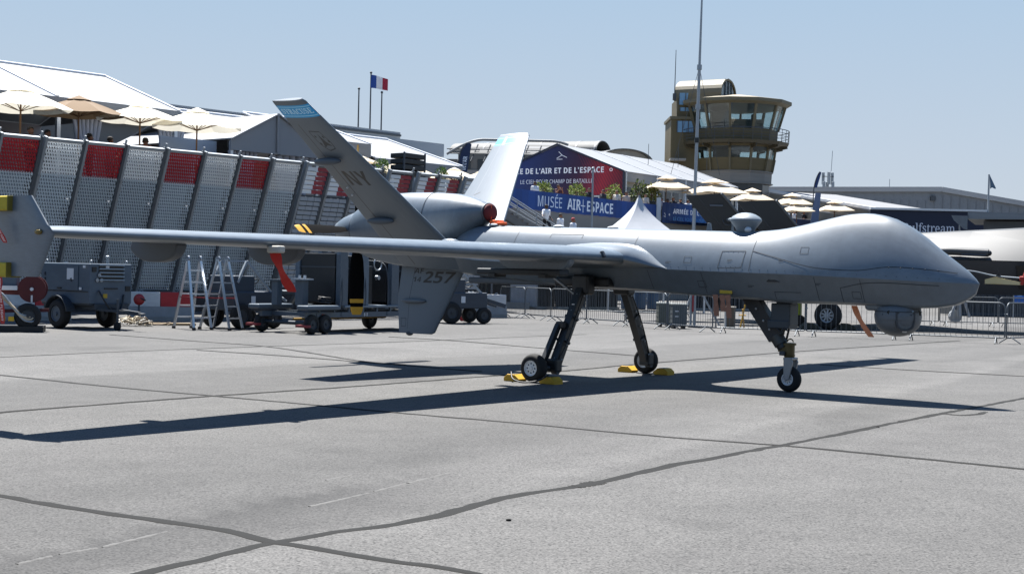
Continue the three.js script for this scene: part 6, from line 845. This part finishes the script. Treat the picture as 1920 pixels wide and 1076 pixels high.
// ---------------------------------------------------------------- ground equipment on the left
const tyreWheel = (o, x, y, z, R, w, axis, rimM = mat.equipBlue) => {
  const g = new THREE.Group(); g.name = 'wheel'; g.position.set(x, y, z); g.rotation.y = axis; o.add(g); const prof = []; for (let k = 0; k <= 12; k++) { const a = Math.PI * k / 12; prof.push([R * 0.55 + R * 0.45 * Math.pow(Math.sin(a), 0.45), -w / 2 * Math.cos(a)]); }
  mesh('tyre', lathe(prof, 32).rotateX(Math.PI / 2), mat.rubber, g); mesh('rim', [cyl(R * 0.56, R * 0.56, w * 0.7, 24, 0, 0, 0, Math.PI / 2), new THREE.TorusGeometry(R * 0.5, R * 0.05, 8, 24).translate(0, 0, w * 0.38), cyl(R * 0.16, R * 0.12, w * 0.95, 12, 0, 0, 0, Math.PI / 2)], rimM, g); return g;
};
{
  // generator: long side faces left-front, louvred end faces right-front; local X = towards the louvred end, local Z = long side normal
  const c = gnd(165, 619), turn = Math.atan2(-0.6, 0.8), o = thing('generator_trailer', 'dark blue grey wheeled generator with a white notice and louvred end', 'generator', c, turn), L = 1.95, W = 1.25, x0 = -L, bodyM = worn(0x4a5763, 0.5), dk = worn(0x2c343c, 0.6);
  // long side at z = 0 facing +Z is wrong for this turn: the side normal (-0.6, 0.8) is local +Z, the end normal is local +X
  mesh('cabinet', rbox(L, 0.98, W, 0.03, -L / 2, 1.11, -W / 2), bodyM, o); mesh('chassis', rbox(L + 0.1, 0.16, W * 0.8, 0.02, -L / 2, 0.56, -W / 2), dk, o); mesh('lower_skirt', rbox(L * 0.98, 0.2, W * 0.96, 0.02, -L / 2, 0.68, -W / 2), dk, o);
  mesh('access_door', box(1.3, 0.6, 0.02, -1.08, 1.24, 0.012), bodyM, o); mesh('door_latch', box(0.16, 0.035, 0.03, -1.15, 0.99, 0.03), mat.black, o); mesh('seam', box(1.85, 0.018, 0.012, -L / 2, 0.92, 0.008), mat.black, o);
  mesh('notice', box(0.26, 0.27, 0.01, -0.72, 1.34, 0.03), mat.white, o); for (const [x, y] of [[-0.18, 1.52], [-0.32, 0.99]]) mesh('small_label', box(0.09, 0.06, 0.01, x, y, 0.03), mat.white, o);
  const vent = mesh('louvre_panel', box(0.02, 0.4, 0.72, 0.008, 1.38, -0.62), mat.black, o); for (let i = 0; i < 5; i++) mesh('louvre_slat', box(0.05, 0.022, 0.74, 0.026, 1.2 + i * 0.09, -0.62, 0, 0, 0.3), mat.galv, vent);
  for (const [z, y, w, h] of [[-0.12, 1.46, 0.12, 0.12], [-1.12, 1.0, 0.14, 0.12], [-0.5, 1.53, 0.1, 0.07], [-0.62, 1.0, 0.4, 0.03]]) mesh('control_plate', box(0.02, h, w, 0.012, y, z), y === 1.53 ? mat.white : mat.black, o);
  for (const [x, z] of [[-0.1, -0.1], [-1.85, -0.1], [-0.1, -1.15]]) mesh('lifting_eye', new THREE.TorusGeometry(0.045, 0.014, 6, 14).translate(x, 1.63, z), mat.steel, o); mesh('exhaust_stub', [cyl(0.04, 0.04, 0.16, 12, -0.25, 1.68, -0.7), sph(0.055, -0.25, 1.77, -0.7, 1, 0.6, 1, 12)], mat.steel, o);
  for (const z of [0.08, -W - 0.08]) { tyreWheel(o, -1.05, 0.36, z, 0.36, 0.24, 0); mesh('mudguard', ext((() => { const s = new THREE.Shape(); s.absarc(0, 0, 0.46, 0.15, Math.PI - 0.15); s.absarc(0, 0, 0.43, Math.PI - 0.15, 0.15, true); return s; })(), 0.26).translate(-1.05, 0.36, z - 0.13), dk, o); }
  for (const [x, y] of [[-1.55, 1.2], [-1.55, 1.33], [-0.5, 1.2]]) mesh('hinge', box(0.05, 0.08, 0.03, x - 0.18, y, 0.03), dk, o); for (const [z, y] of [[-0.2, 1.2], [-0.32, 1.2], [-0.26, 1.32]]) mesh('gauge', cyl(0.045, 0.045, 0.03, 14, 0.02, y, z, 0, 0, Math.PI / 2), mat.steel, o); mesh('power_cable', tube([V(0.03, 0.95, -0.25), V(0.2, 0.7, -0.3), V(0.25, 0.45, -0.5), V(0.1, 0.5, -0.85), V(0.02, 0.85, -1.0)], 0.022), mat.black, o); mesh('hazard_label', box(0.01, 0.1, 0.12, 0.012, 0.82, -0.45), M(0xa98a1c, 0.6), o); mesh('filler_cap', cyl(0.05, 0.05, 0.05, 14, -1.5, 1.62, -0.4), mat.steel, o);
  mesh('tow_bar', [beam(V(0, 0.5, -W / 2), V(1.1, 0.42, -W / 2), 0.09, 0.09), beam(V(0, 0.5, -0.2), V(0.8, 0.44, -W / 2), 0.06, 0.06), new THREE.TorusGeometry(0.07, 0.02, 8, 16).rotateX(Math.PI / 2).translate(1.18, 0.42, -W / 2)], dk, o);
  const jw = mesh('jockey_post', rod(V(0.5, 0.75, -0.45), V(0.5, 0.16, -0.45), 0.03), mat.darkGrey, o); mesh('jockey_wheel', cyl(0.1, 0.1, 0.07, 18, 0.5, 0.105, -0.45, Math.PI / 2), mat.rubber, jw);
}
{
  // ladders
  const ladder = (u, v, turn, label, sp = 0.95) => { const o = thing('stepladder', label, 'ladder', gnd(u, v), turn, 'aluminium stepladders'), H = 1.78, w = 0.46; for (const s of [1, -1]) { const P = (k, x) => V(x * (1 - 0.25 * k) * w / 2 * 2 * 0.5, H * k, s * sp / 2 * (1 - k) + s * 0.02), h = mesh(s > 0 ? 'front_section' : 'rear_section', [-1, 1].map((x) => beam(P(0, x * 1.1), P(1, x), 0.065, 0.035, V(0, 0, 1))), mat.alu, o); for (let i = 1; i < 6; i++) mesh('rung', beam(P(i / 6, -1.06), P(i / 6, 1.06), 0.04, 0.035), mat.alu, h); for (const x of [-1, 1]) mesh('rubber_foot', box(0.07, 0.06, 0.07, P(0, x * 1.1).x, 0.03, P(0, 1).z), mat.black, h); } for (const x of [-1, 1]) mesh('hinge', [cyl(0.075, 0.075, 0.05, 14, x * w * 0.375 * 1.0, H, 0, 0, 0, Math.PI / 2)], mat.steel, o); mesh('spreader', [beam(V(-0.2, 0.8, 0.26), V(-0.2, 0.8, -0.26), 0.02, 0.03), beam(V(0.2, 0.8, 0.26), V(0.2, 0.8, -0.26), 0.02, 0.03)], mat.red, o); return o; };
  ladder(360, 617, 0.75, 'left one of the two folding aluminium ladders beside the trailer'); ladder(414, 618, 1.05, 'right one of the two folding aluminium ladders beside the trailer');
}
{
  // long equipment trailer; local X = along it (away), local Z = towards the camera-right
  const o = thing('equipment_trailer', 'long low trailer carrying upright blue grey cradles and black boxes', 'trailer', gnd(482, 622), Math.atan2(0.85, 0.53)), B = worn(0x46525d, 0.5), Dk = mat.equipDark, L = 5.4, W = 1.6, y = 0.62;
  for (const z of [0, W]) for (const x of [0.15, 0.62]) { if (x > 0.4 && z === 0) continue; tyreWheel(o, x, 0.24, z + (x > 0.4 ? 0.02 : 0), 0.24, 0.17, 0, Dk); } for (const z of [0.1, W - 0.1]) tyreWheel(o, L - 1.0, 0.27, z, 0.27, 0.2, 0, Dk);
  for (const z of [0.1, W - 0.06]) mesh('side_beam', box(L, 0.13, 0.09, L / 2, 0.46, z), B, o); for (let i = 0; i < 6; i++) mesh('cross_member', box(0.09, 0.1, W, 0.4 + i * 0.95, 0.47, W / 2), B, o); for (let i = 0; i < 9; i++) mesh('bed_post', box(0.05, 0.12, 0.05, 0.5 + i * 0.58, 0.57, W - 0.06), B, o);
  mesh('bed_deck', [rbox(L - 1.5, 0.06, W, 0.015, L / 2 + 0.7, 0.66, W / 2)], worn(0x6a757e, 0.5), o); mesh('front_fender', [rbox(1.3, 0.12, 0.36, 0.04, 0.45, 0.64, 0.02), rbox(1.3, 0.12, 0.36, 0.04, 0.45, 0.64, W - 0.02)], B, o); mesh('front_axle', rod(V(0.2, 0.26, 0), V(0.2, 0.26, W), 0.05), Dk, o);
  for (const z of [0.0, W]) mesh('red_chock_bar', box(0.16, 0.06, 0.36, -0.16, 0.2, z), M(0x7a2024, 0.6), o);
  const post = mesh('jack_post', box(0.22, 0.62, 0.22, 0.62, 1.0, W * 0.55), B, o); mesh('jack_plate', [box(0.4, 0.035, 0.4, 0.62, 1.33, W * 0.55), box(0.05, 0.1, 0.05, 0.52, 1.38, W * 0.55), box(0.05, 0.1, 0.05, 0.72, 1.38, W * 0.55)], worn(0x9aa1a8, 0.5), post);
  mesh('rear_jack', [box(0.18, 0.6, 0.18, 0.35, 0.98, 0.3), box(0.32, 0.03, 0.32, 0.35, 1.3, 0.3)], B, o);
  const cradle = (x, z, h, flip) => mesh('cradle_column', ext([[0, 0], [0.3, 0], [0.3, h * 0.72], [0.22, h], [0.08, h], [0, h * 0.82]], 0.12, 0.01).translate(x, 0.69, z - 0.06), flip ? worn(0x55626e, 0.5) : B, o);
  for (const [x, h, f] of [[1.3, 1.55, 0], [2.15, 1.5, 1], [3.45, 1.5, 0], [4.55, 1.45, 1]]) { cradle(x, W - 0.12, h, f); cradle(x, 0.15, h, !f); const c = mesh('padded_liner', rbox(0.26, h * 0.8, W - 0.5, 0.02, x + 0.15, 0.72 + h * 0.42, W / 2), mat.black, o); mesh('strap', box(0.28, 0.03, W - 0.45, x + 0.15, 0.72 + h * 0.6, W / 2), mat.darkGrey, c); mesh('crossbar', box(0.1, 0.05, W - 0.1, x + 0.15, 0.69 + h, W / 2), B, o); }
  for (const [x, h, w] of [[1.75, 0.95, 0.5], [2.75, 1.0, 0.55], [3.95, 0.9, 0.5]]) { const b = mesh('black_case', rbox(w, h, W * 0.62, 0.02, x, 0.7 + h / 2, W * 0.46), mat.black, o); mesh('case_trim', box(w + 0.02, 0.03, W * 0.63, x, 0.7 + h * 0.98, W * 0.46), mat.darkGrey, b); }
  mesh('orange_tube', rod(V(2.5, 0.75, W - 0.3), V(2.5, 1.5, W - 0.3), 0.035), M(0xc4552a, 0.6), o); mesh('hand_wheel', new THREE.TorusGeometry(0.16, 0.02, 8, 20).translate(2.95, 1.75, W - 0.15), mat.steel, o); mesh('winch_drum', cyl(0.06, 0.06, 0.1, 12, 2.95, 1.4, W - 0.15, Math.PI / 2), mat.steel, o);
  for (let i = 0; i < 4; i++) mesh('ratchet_strap', tube([V(1.3 + i * 0.95, 0.68, W + 0.01), V(1.35 + i * 0.95, 1.1, W - 0.02), V(1.4 + i * 0.95, 1.75, W - 0.2), V(1.42 + i * 0.95, 1.85, W / 2)], 0.014), mat.darkGrey, o); mesh('stowed_hose', tube(Array.from({ length: 14 }, (_, k) => V(1.0 + 0.16 * Math.cos(k * 1.25), 0.74 + k * 0.012, W - 0.3 + 0.16 * Math.sin(k * 1.25))), 0.02, 80, 6), mat.black, o); mesh('data_plate', box(0.14, 0.08, 0.01, 2.3, 0.46, W - 0.005), mat.white, o); mesh('reflector', box(0.1, 0.05, 0.01, 0.6, 0.46, W - 0.005), M(0xa33a1c, 0.4), o);
  mesh('warning_band', [rod(V(0.6, 0.33, W * 0.4), V(L - 1, 0.33, W * 0.4), 0.03)], M(0x8a6a24, 0.6), o);
}
function loader(p, turn, label) {
  const o = thing('weapons_loader', label, 'loader vehicle', p, turn, 'dark grey weapons loaders'), B = worn(0x303944, 0.55);
  mesh('body', [rbox(1.5, 0.5, 1.1, 0.04, 0, 0.72, 0), rbox(0.7, 0.45, 1.0, 0.04, -0.35, 1.15, 0)], B, o); mesh('roll_frame', [beam(V(-0.6, 1.2, 0.5), V(-0.3, 1.75, 0.5), 0.06, 0.06), beam(V(-0.3, 1.75, 0.5), V(0.55, 0.95, 0.5), 0.06, 0.06), beam(V(-0.6, 1.2, -0.5), V(-0.3, 1.75, -0.5), 0.06, 0.06), beam(V(-0.3, 1.75, -0.5), V(0.55, 0.95, -0.5), 0.06, 0.06), beam(V(-0.3, 1.75, 0.5), V(-0.3, 1.75, -0.5), 0.05, 0.05)], worn(0x8d949a, 0.5), o);
  for (const [x, z, R] of [[-0.5, 0.55, 0.34], [-0.5, -0.55, 0.34], [0.65, 0.5, 0.26], [0.65, -0.5, 0.26]]) tyreWheel(o, x, R, z, R, 0.2, 0, mat.equipDark);
  for (const z of [0.3, -0.3]) mesh('lift_arm', beam(V(0.2, 0.9, z), V(1.5, 0.55, z), 0.1, 0.12), B, o); mesh('seat', rbox(0.4, 0.12, 0.4, 0.03, 0.05, 1.02, 0), mat.black, o); mesh('steering_wheel', new THREE.TorusGeometry(0.16, 0.015, 6, 18).rotateX(1.0).translate(0.35, 1.2, 0), mat.black, o); mesh('label_plate', box(0.14, 0.2, 0.01, -0.1, 0.75, 0.556), mat.white, o); return o;
}
loader(gnd(452, 615), 0.9, 'dark weapons loader with pale diagonal bars between the ladders and the trailer');
loader(gnd(858, 606), 0.5, 'dark weapons loader half hidden behind the numbered fin');
{
  // hose cart at the left edge
  const o = thing('hose_cart', 'red hose drum cart with pale looped hoses at the left edge', 'hose cart', gnd(22, 621), 0.25), hose = M(0xb9a68a, 0.7);
  mesh('skid', box(1.6, 0.12, 0.9, -0.1, 0.07, 0), mat.black, o); mesh('drum', [cyl(0.31, 0.31, 0.06, 32, 0.42, 0.98, 0.15, Math.PI / 2, 0, 0), cyl(0.31, 0.31, 0.06, 32, 0.42, 0.98, -0.5, Math.PI / 2, 0, 0), cyl(0.2, 0.2, 0.6, 20, 0.42, 0.98, -0.18, Math.PI / 2, 0, 0)], M(0x4a1012, 0.7), o); mesh('drum_hub', [cyl(0.04, 0.04, 0.12, 12, 0.42, 0.98, 0.2, Math.PI / 2), box(0.04, 0.16, 0.02, 0.42, 0.76, 0.19)], mat.white, o);
  mesh('frame', [beam(V(-0.9, 0.95, 0.1), V(0.35, 0.9, 0.1), 0.06, 0.14), beam(V(-0.9, 0.45, 0.1), V(0.8, 0.5, 0.1), 0.06, 0.08), beam(V(0.42, 0.5, 0.1), V(0.42, 1.03, 0.1), 0.06, 0.06)], M(0x4a1012, 0.7), o); mesh('white_panel', box(0.9, 0.1, 0.04, -0.35, 1.0, 0.16), mat.white, o); mesh('tank', rbox(1.2, 0.32, 0.6, 0.06, -0.5, 1.15, -0.2), mat.equipBlue, o);
  tyreWheel(o, 0.35, 0.36, 0.3, 0.3, 0.2, 0.1, mat.equipDark); tyreWheel(o, -0.7, 0.36, 0.3, 0.3, 0.2, 0.1, mat.equipDark);
  for (let i = 0; i < 7; i++) mesh('hose_loop', tube([V(-0.6, 0.95 + i * 0.02, 0.25), V(-0.25 + i * 0.04, 0.9 - i * 0.05, 0.4), V(0.0 + i * 0.05, 0.62 - i * 0.06, 0.42), V(0.15 + i * 0.06, 0.5 - i * 0.04, 0.35), V(0.5, 0.55 - i * 0.02, 0.3)], 0.025, 24, 6), i % 3 ? hose : mat.galv, o);
  mesh('yellow_box', [box(0.14, 0.1, 0.1, -0.2, 0.3, 0.4), box(0.12, 0.1, 0.1, 0.0, 0.3, 0.4)], mat.yellow, o);
}
{
  const o = thing('cable_heap', 'tangled heap of pale straps and cables on the ground by the generator', 'cables', gnd(248, 611)), cols = [M(0xb3a78f, 0.8), M(0x8f8a80, 0.7), M(0xc9c6bf, 0.7), M(0x6a5a46, 0.8)];
  for (let i = 0; i < 22; i++) { const L = [], cx = rr(-0.65, 0.7), cz = rr(-0.3, 0.3), r = rr(0.08, 0.28); for (let k = 0; k < 7; k++) { const a = k * 1.1 + i; L.push(V(cx + Math.cos(a) * r * rr(0.7, 1.4), Math.max(0.02, 0.03 + (0.26 - Math.abs(cx) * 0.25) * rnd()), cz + Math.sin(a) * r)); } mesh('strap', tube(L, rr(0.012, 0.024), 26, 5), cols[i % 4], o); }
  const p = thing('timber_plank', 'pale plank lying on the ground in front of the barrier', 'plank', gnd(312, 610), 0.35); mesh('board', rbox(1.5, 0.06, 0.2, 0.01, 0, 0.035, 0), M(0x8d7a5c, 0.8), p);
  const t = thing('red_trolley', 'small red castor trolley on the ground right of the numbered fin', 'trolley', gnd(888, 603), 0.3); mesh('frame', [beam(V(-0.4, 0.2, 0.2), V(0.4, 0.2, 0.2), 0.05, 0.05), beam(V(-0.4, 0.2, -0.2), V(0.4, 0.2, -0.2), 0.05, 0.05), beam(V(-0.4, 0.2, -0.2), V(-0.4, 0.2, 0.2), 0.05, 0.05), beam(V(0.4, 0.2, -0.2), V(0.4, 0.2, 0.2), 0.05, 0.05)], mat.red, t); for (const [x, z] of [[-0.35, 0.2], [0.35, 0.2], [-0.35, -0.2], [0.35, -0.2]]) mesh('castor', cyl(0.075, 0.075, 0.04, 14, x, 0.08, z, Math.PI / 2), mat.red, t);
}
// ---------------------------------------------------------------- odds and ends behind the fuselage
{
  for (const [u, v, lb, hx] of [[1246, 613, 'left grey green storage crate behind the far main gear', 0x565a52], [1272, 616, 'right grey storage crate with two white labels behind the far main gear', 0x4e5557]]) { const o = thing('storage_crate', lb, 'crate', gnd(u, v), 0.1, 'storage crates behind the barriers'), m = worn(hx, 0.7); mesh('body', rbox(0.46, 0.66, 0.42, 0.02, 0, 0.4, 0), m, o); mesh('lid', rbox(0.49, 0.05, 0.45, 0.015, 0, 0.755, 0), worn(0x9a9d98, 0.6), o); for (let i = 0; i < 4; i++) mesh('rib', box(0.47, 0.02, 0.43, 0, 0.2 + i * 0.14, 0), m, o); for (const x of [-0.15, 0.15]) mesh('skid', box(0.07, 0.07, 0.4, x, 0.035, 0), mat.black, o); if (u > 1260) for (const y of [0.38, 0.54]) mesh('white_label', box(0.1, 0.035, 0.01, -0.1, y, 0.218), mat.white, o); }
  { const o = thing('control_post', 'short brown metal cabinet standing just left of the front landing gear', 'cabinet', gnd(1369, 616)); mesh('body', rbox(0.3, 0.66, 0.3, 0.02, 0, 0.34, 0), worn(0x5e5040, 0.6), o); mesh('cap', rbox(0.34, 0.04, 0.34, 0.01, 0, 0.68, 0), worn(0xa09a90, 0.6), o); mesh('pale_edge', box(0.03, 0.62, 0.31, -0.15, 0.34, 0.0), mat.galv, o); }
  { const o = thing('display_stand', 'pale metal A frame stand beside the storage crates', 'stand', gnd(1305, 614)); mesh('upright', [box(0.09, 1.3, 0.09, -0.05, 0.65, 0), box(0.07, 1.3, 0.07, -0.17, 0.65, 0)], mat.galv, o); mesh('brace', [beam(V(-0.35, 0.55, 0.02), V(-0.05, 1.3, 0.02), 0.06, 0.06), beam(V(0.05, 1.3, 0.02), V(0.75, 0.08, 0.02), 0.06, 0.06)], mat.pole, o); mesh('red_panel', box(0.06, 0.8, 0.04, -0.11, 0.9, 0.05), mat.red, o); mesh('foot_plate', box(0.9, 0.03, 0.3, 0.2, 0.02, 0), mat.darkGrey, o); }
  { const o = thing('wheeled_extinguisher', 'lime yellow wheeled fire extinguisher left of the jet wheel', 'fire extinguisher', gnd(1494, 612)); mesh('cylinder', lathe([[0.001, 0.2], [0.14, 0.22], [0.17, 0.3], [0.17, 0.8], [0.12, 0.92], [0.04, 0.98], [0.001, 0.98]], 20), M(0x8f9c1c, 0.5), o); mesh('wheel', cyl(0.2, 0.2, 0.08, 20, 0.08, 0.2, 0.15, Math.PI / 2), mat.rubber, o); mesh('handle', tube([V(0, 0.95, 0), V(-0.1, 1.1, 0), V(-0.25, 1.05, 0)], 0.018), mat.black, o); }
  { const o = thing('yellow_post', 'thin yellow folding stand behind the brown cabinet', 'stand', gnd(1391, 614)); mesh('leg', [rod(V(-0.04, 0, 0), V(0.1, 0.75, 0), 0.025), rod(V(0.1, 0, -0.1), V(0.02, 0.6, 0), 0.02)], M(0xb58a2a, 0.6), o); mesh('cross_bar', rod(V(-0.1, 0.4, 0), V(0.14, 0.4, 0), 0.02), M(0xb58a2a, 0.6), o); }
  const screen = (u0, u1, vb, h, hex, label, slats) => { const p = gnd(u0, vb), q = gnd(u1, vb), o = thing('slatted_screen', label, 'screen', p, Math.atan2(-(q.z - p.z), q.x - p.x), 'dark screens below the terrace'), L = p.distanceTo(q), m = worn(hex, 0.7); mesh('backing', box(L - 0.05, h, 0.05, L / 2, h / 2 + 0.1, -0.05), mat.black, o); for (let i = 0; i < slats; i++) mesh('slat', box(L / slats * 0.72, h, 0.05, (i + 0.5) * L / slats, h / 2 + 0.1, 0.0), m, o); mesh('plinth', box(L, 0.1, 0.3, L / 2, 0.06, -0.02), mat.concrete, o); };
  screen(984, 1040, 579, 2.2, 0x2d2d2e, 'dark slatted screen left of the near main gear leg', 12); screen(1042, 1098, 580, 2.2, 0x2a2b2d, 'dark slatted screen just behind the near main gear leg', 12); screen(1100, 1158, 580, 2.2, 0x303132, 'dark slatted screen between the two main gear legs', 12);
  screen(1292, 1352, 582, 2.4, 0x1f2329, 'blackish slatted screen behind the pale A frame stand', 9); screen(1354, 1416, 583, 2.4, 0x23272c, 'blackish slatted screen behind the brown cabinet', 9);
  for (const [u, lb] of [[1176, 'leftmost blue plastic barrel past the far gear leg'], [1200, 'middle blue plastic barrel past the far gear leg'], [1224, 'rightmost blue plastic barrel past the far gear leg']]) { const o = thing('plastic_barrel', lb, 'barrel', gnd(u, 580), 0, 'blue barrels below the terrace'); mesh('drum', lathe([[0.001, 0], [0.26, 0], [0.29, 0.05], [0.29, 0.35], [0.31, 0.4], [0.29, 0.45], [0.29, 0.85], [0.25, 0.92], [0.001, 0.92]], 20), M(0x34506e, 0.5), o); mesh('lid_ring', new THREE.TorusGeometry(0.27, 0.02, 6, 24).rotateX(Math.PI / 2).translate(0, 0.9, 0), mat.black, o); }
  { const o = thing('site_cabin', 'pale cabin with dark openings and a step beside the concrete barrier', 'cabin', gnd(935, 578), -0.15); mesh('wall', box(2.1, 2.2, 1.6, 0.6, 1.2, -0.9), worn(0x8e939a, 0.6), o); mesh('doorway', box(0.8, 1.9, 0.05, 0.1, 1.1, -0.08), mat.black, o); for (let i = 0; i < 4; i++) mesh('dark_bar', box(0.12, 1.3, 0.06, -0.9 + i * 0.22, 1.2, -0.05), mat.black, o); mesh('step', [box(1.6, 0.15, 0.5, 0.6, 0.075, 0.2), box(1.6, 0.15, 0.3, 0.6, 0.22, 0.05)], mat.concrete, o); }
  { const p = gnd(1792, 592), o = thing('dark_container', 'long dark ribbed container behind the right hand barriers', 'container', V(p.x, 0, p.z)), m = worn(0x33373b, 0.6); mesh('wall', box(9, 2.4, 2.4, 4.5, 1.25, -1.3), m, o); for (let i = 0; i < 30; i++) mesh('rib', box(0.12, 2.3, 0.06, 0.15 + i * 0.3, 1.25, -0.08), m, o); mesh('sill', box(9.1, 0.14, 0.2, 4.5, 0.1, -0.1), mat.darkGrey, o); }
  { const p = gnd(1912, 596), o = thing('blue_banner', 'narrow blue banner hanging at the far right edge below the jet', 'banner', V(p.x, 0, p.z)); mesh('cloth', box(0.55, 1.25, 0.03, 0, 1.35, 0), banner(128, 256, (c, w, h) => { c.fillStyle = '#2a5aa0'; c.fillRect(0, 0, w, h); c.fillStyle = '#7fa6d6'; c.fillRect(30, 40, 60, 14); c.fillRect(30, 90, 50, 12); c.fillRect(40, 150, 52, 40); }), o); mesh('post', rod(V(-0.28, 0, 0), V(-0.28, 2.0, 0), 0.03), mat.steel, o); }
}
renderer.render(scene, camera);
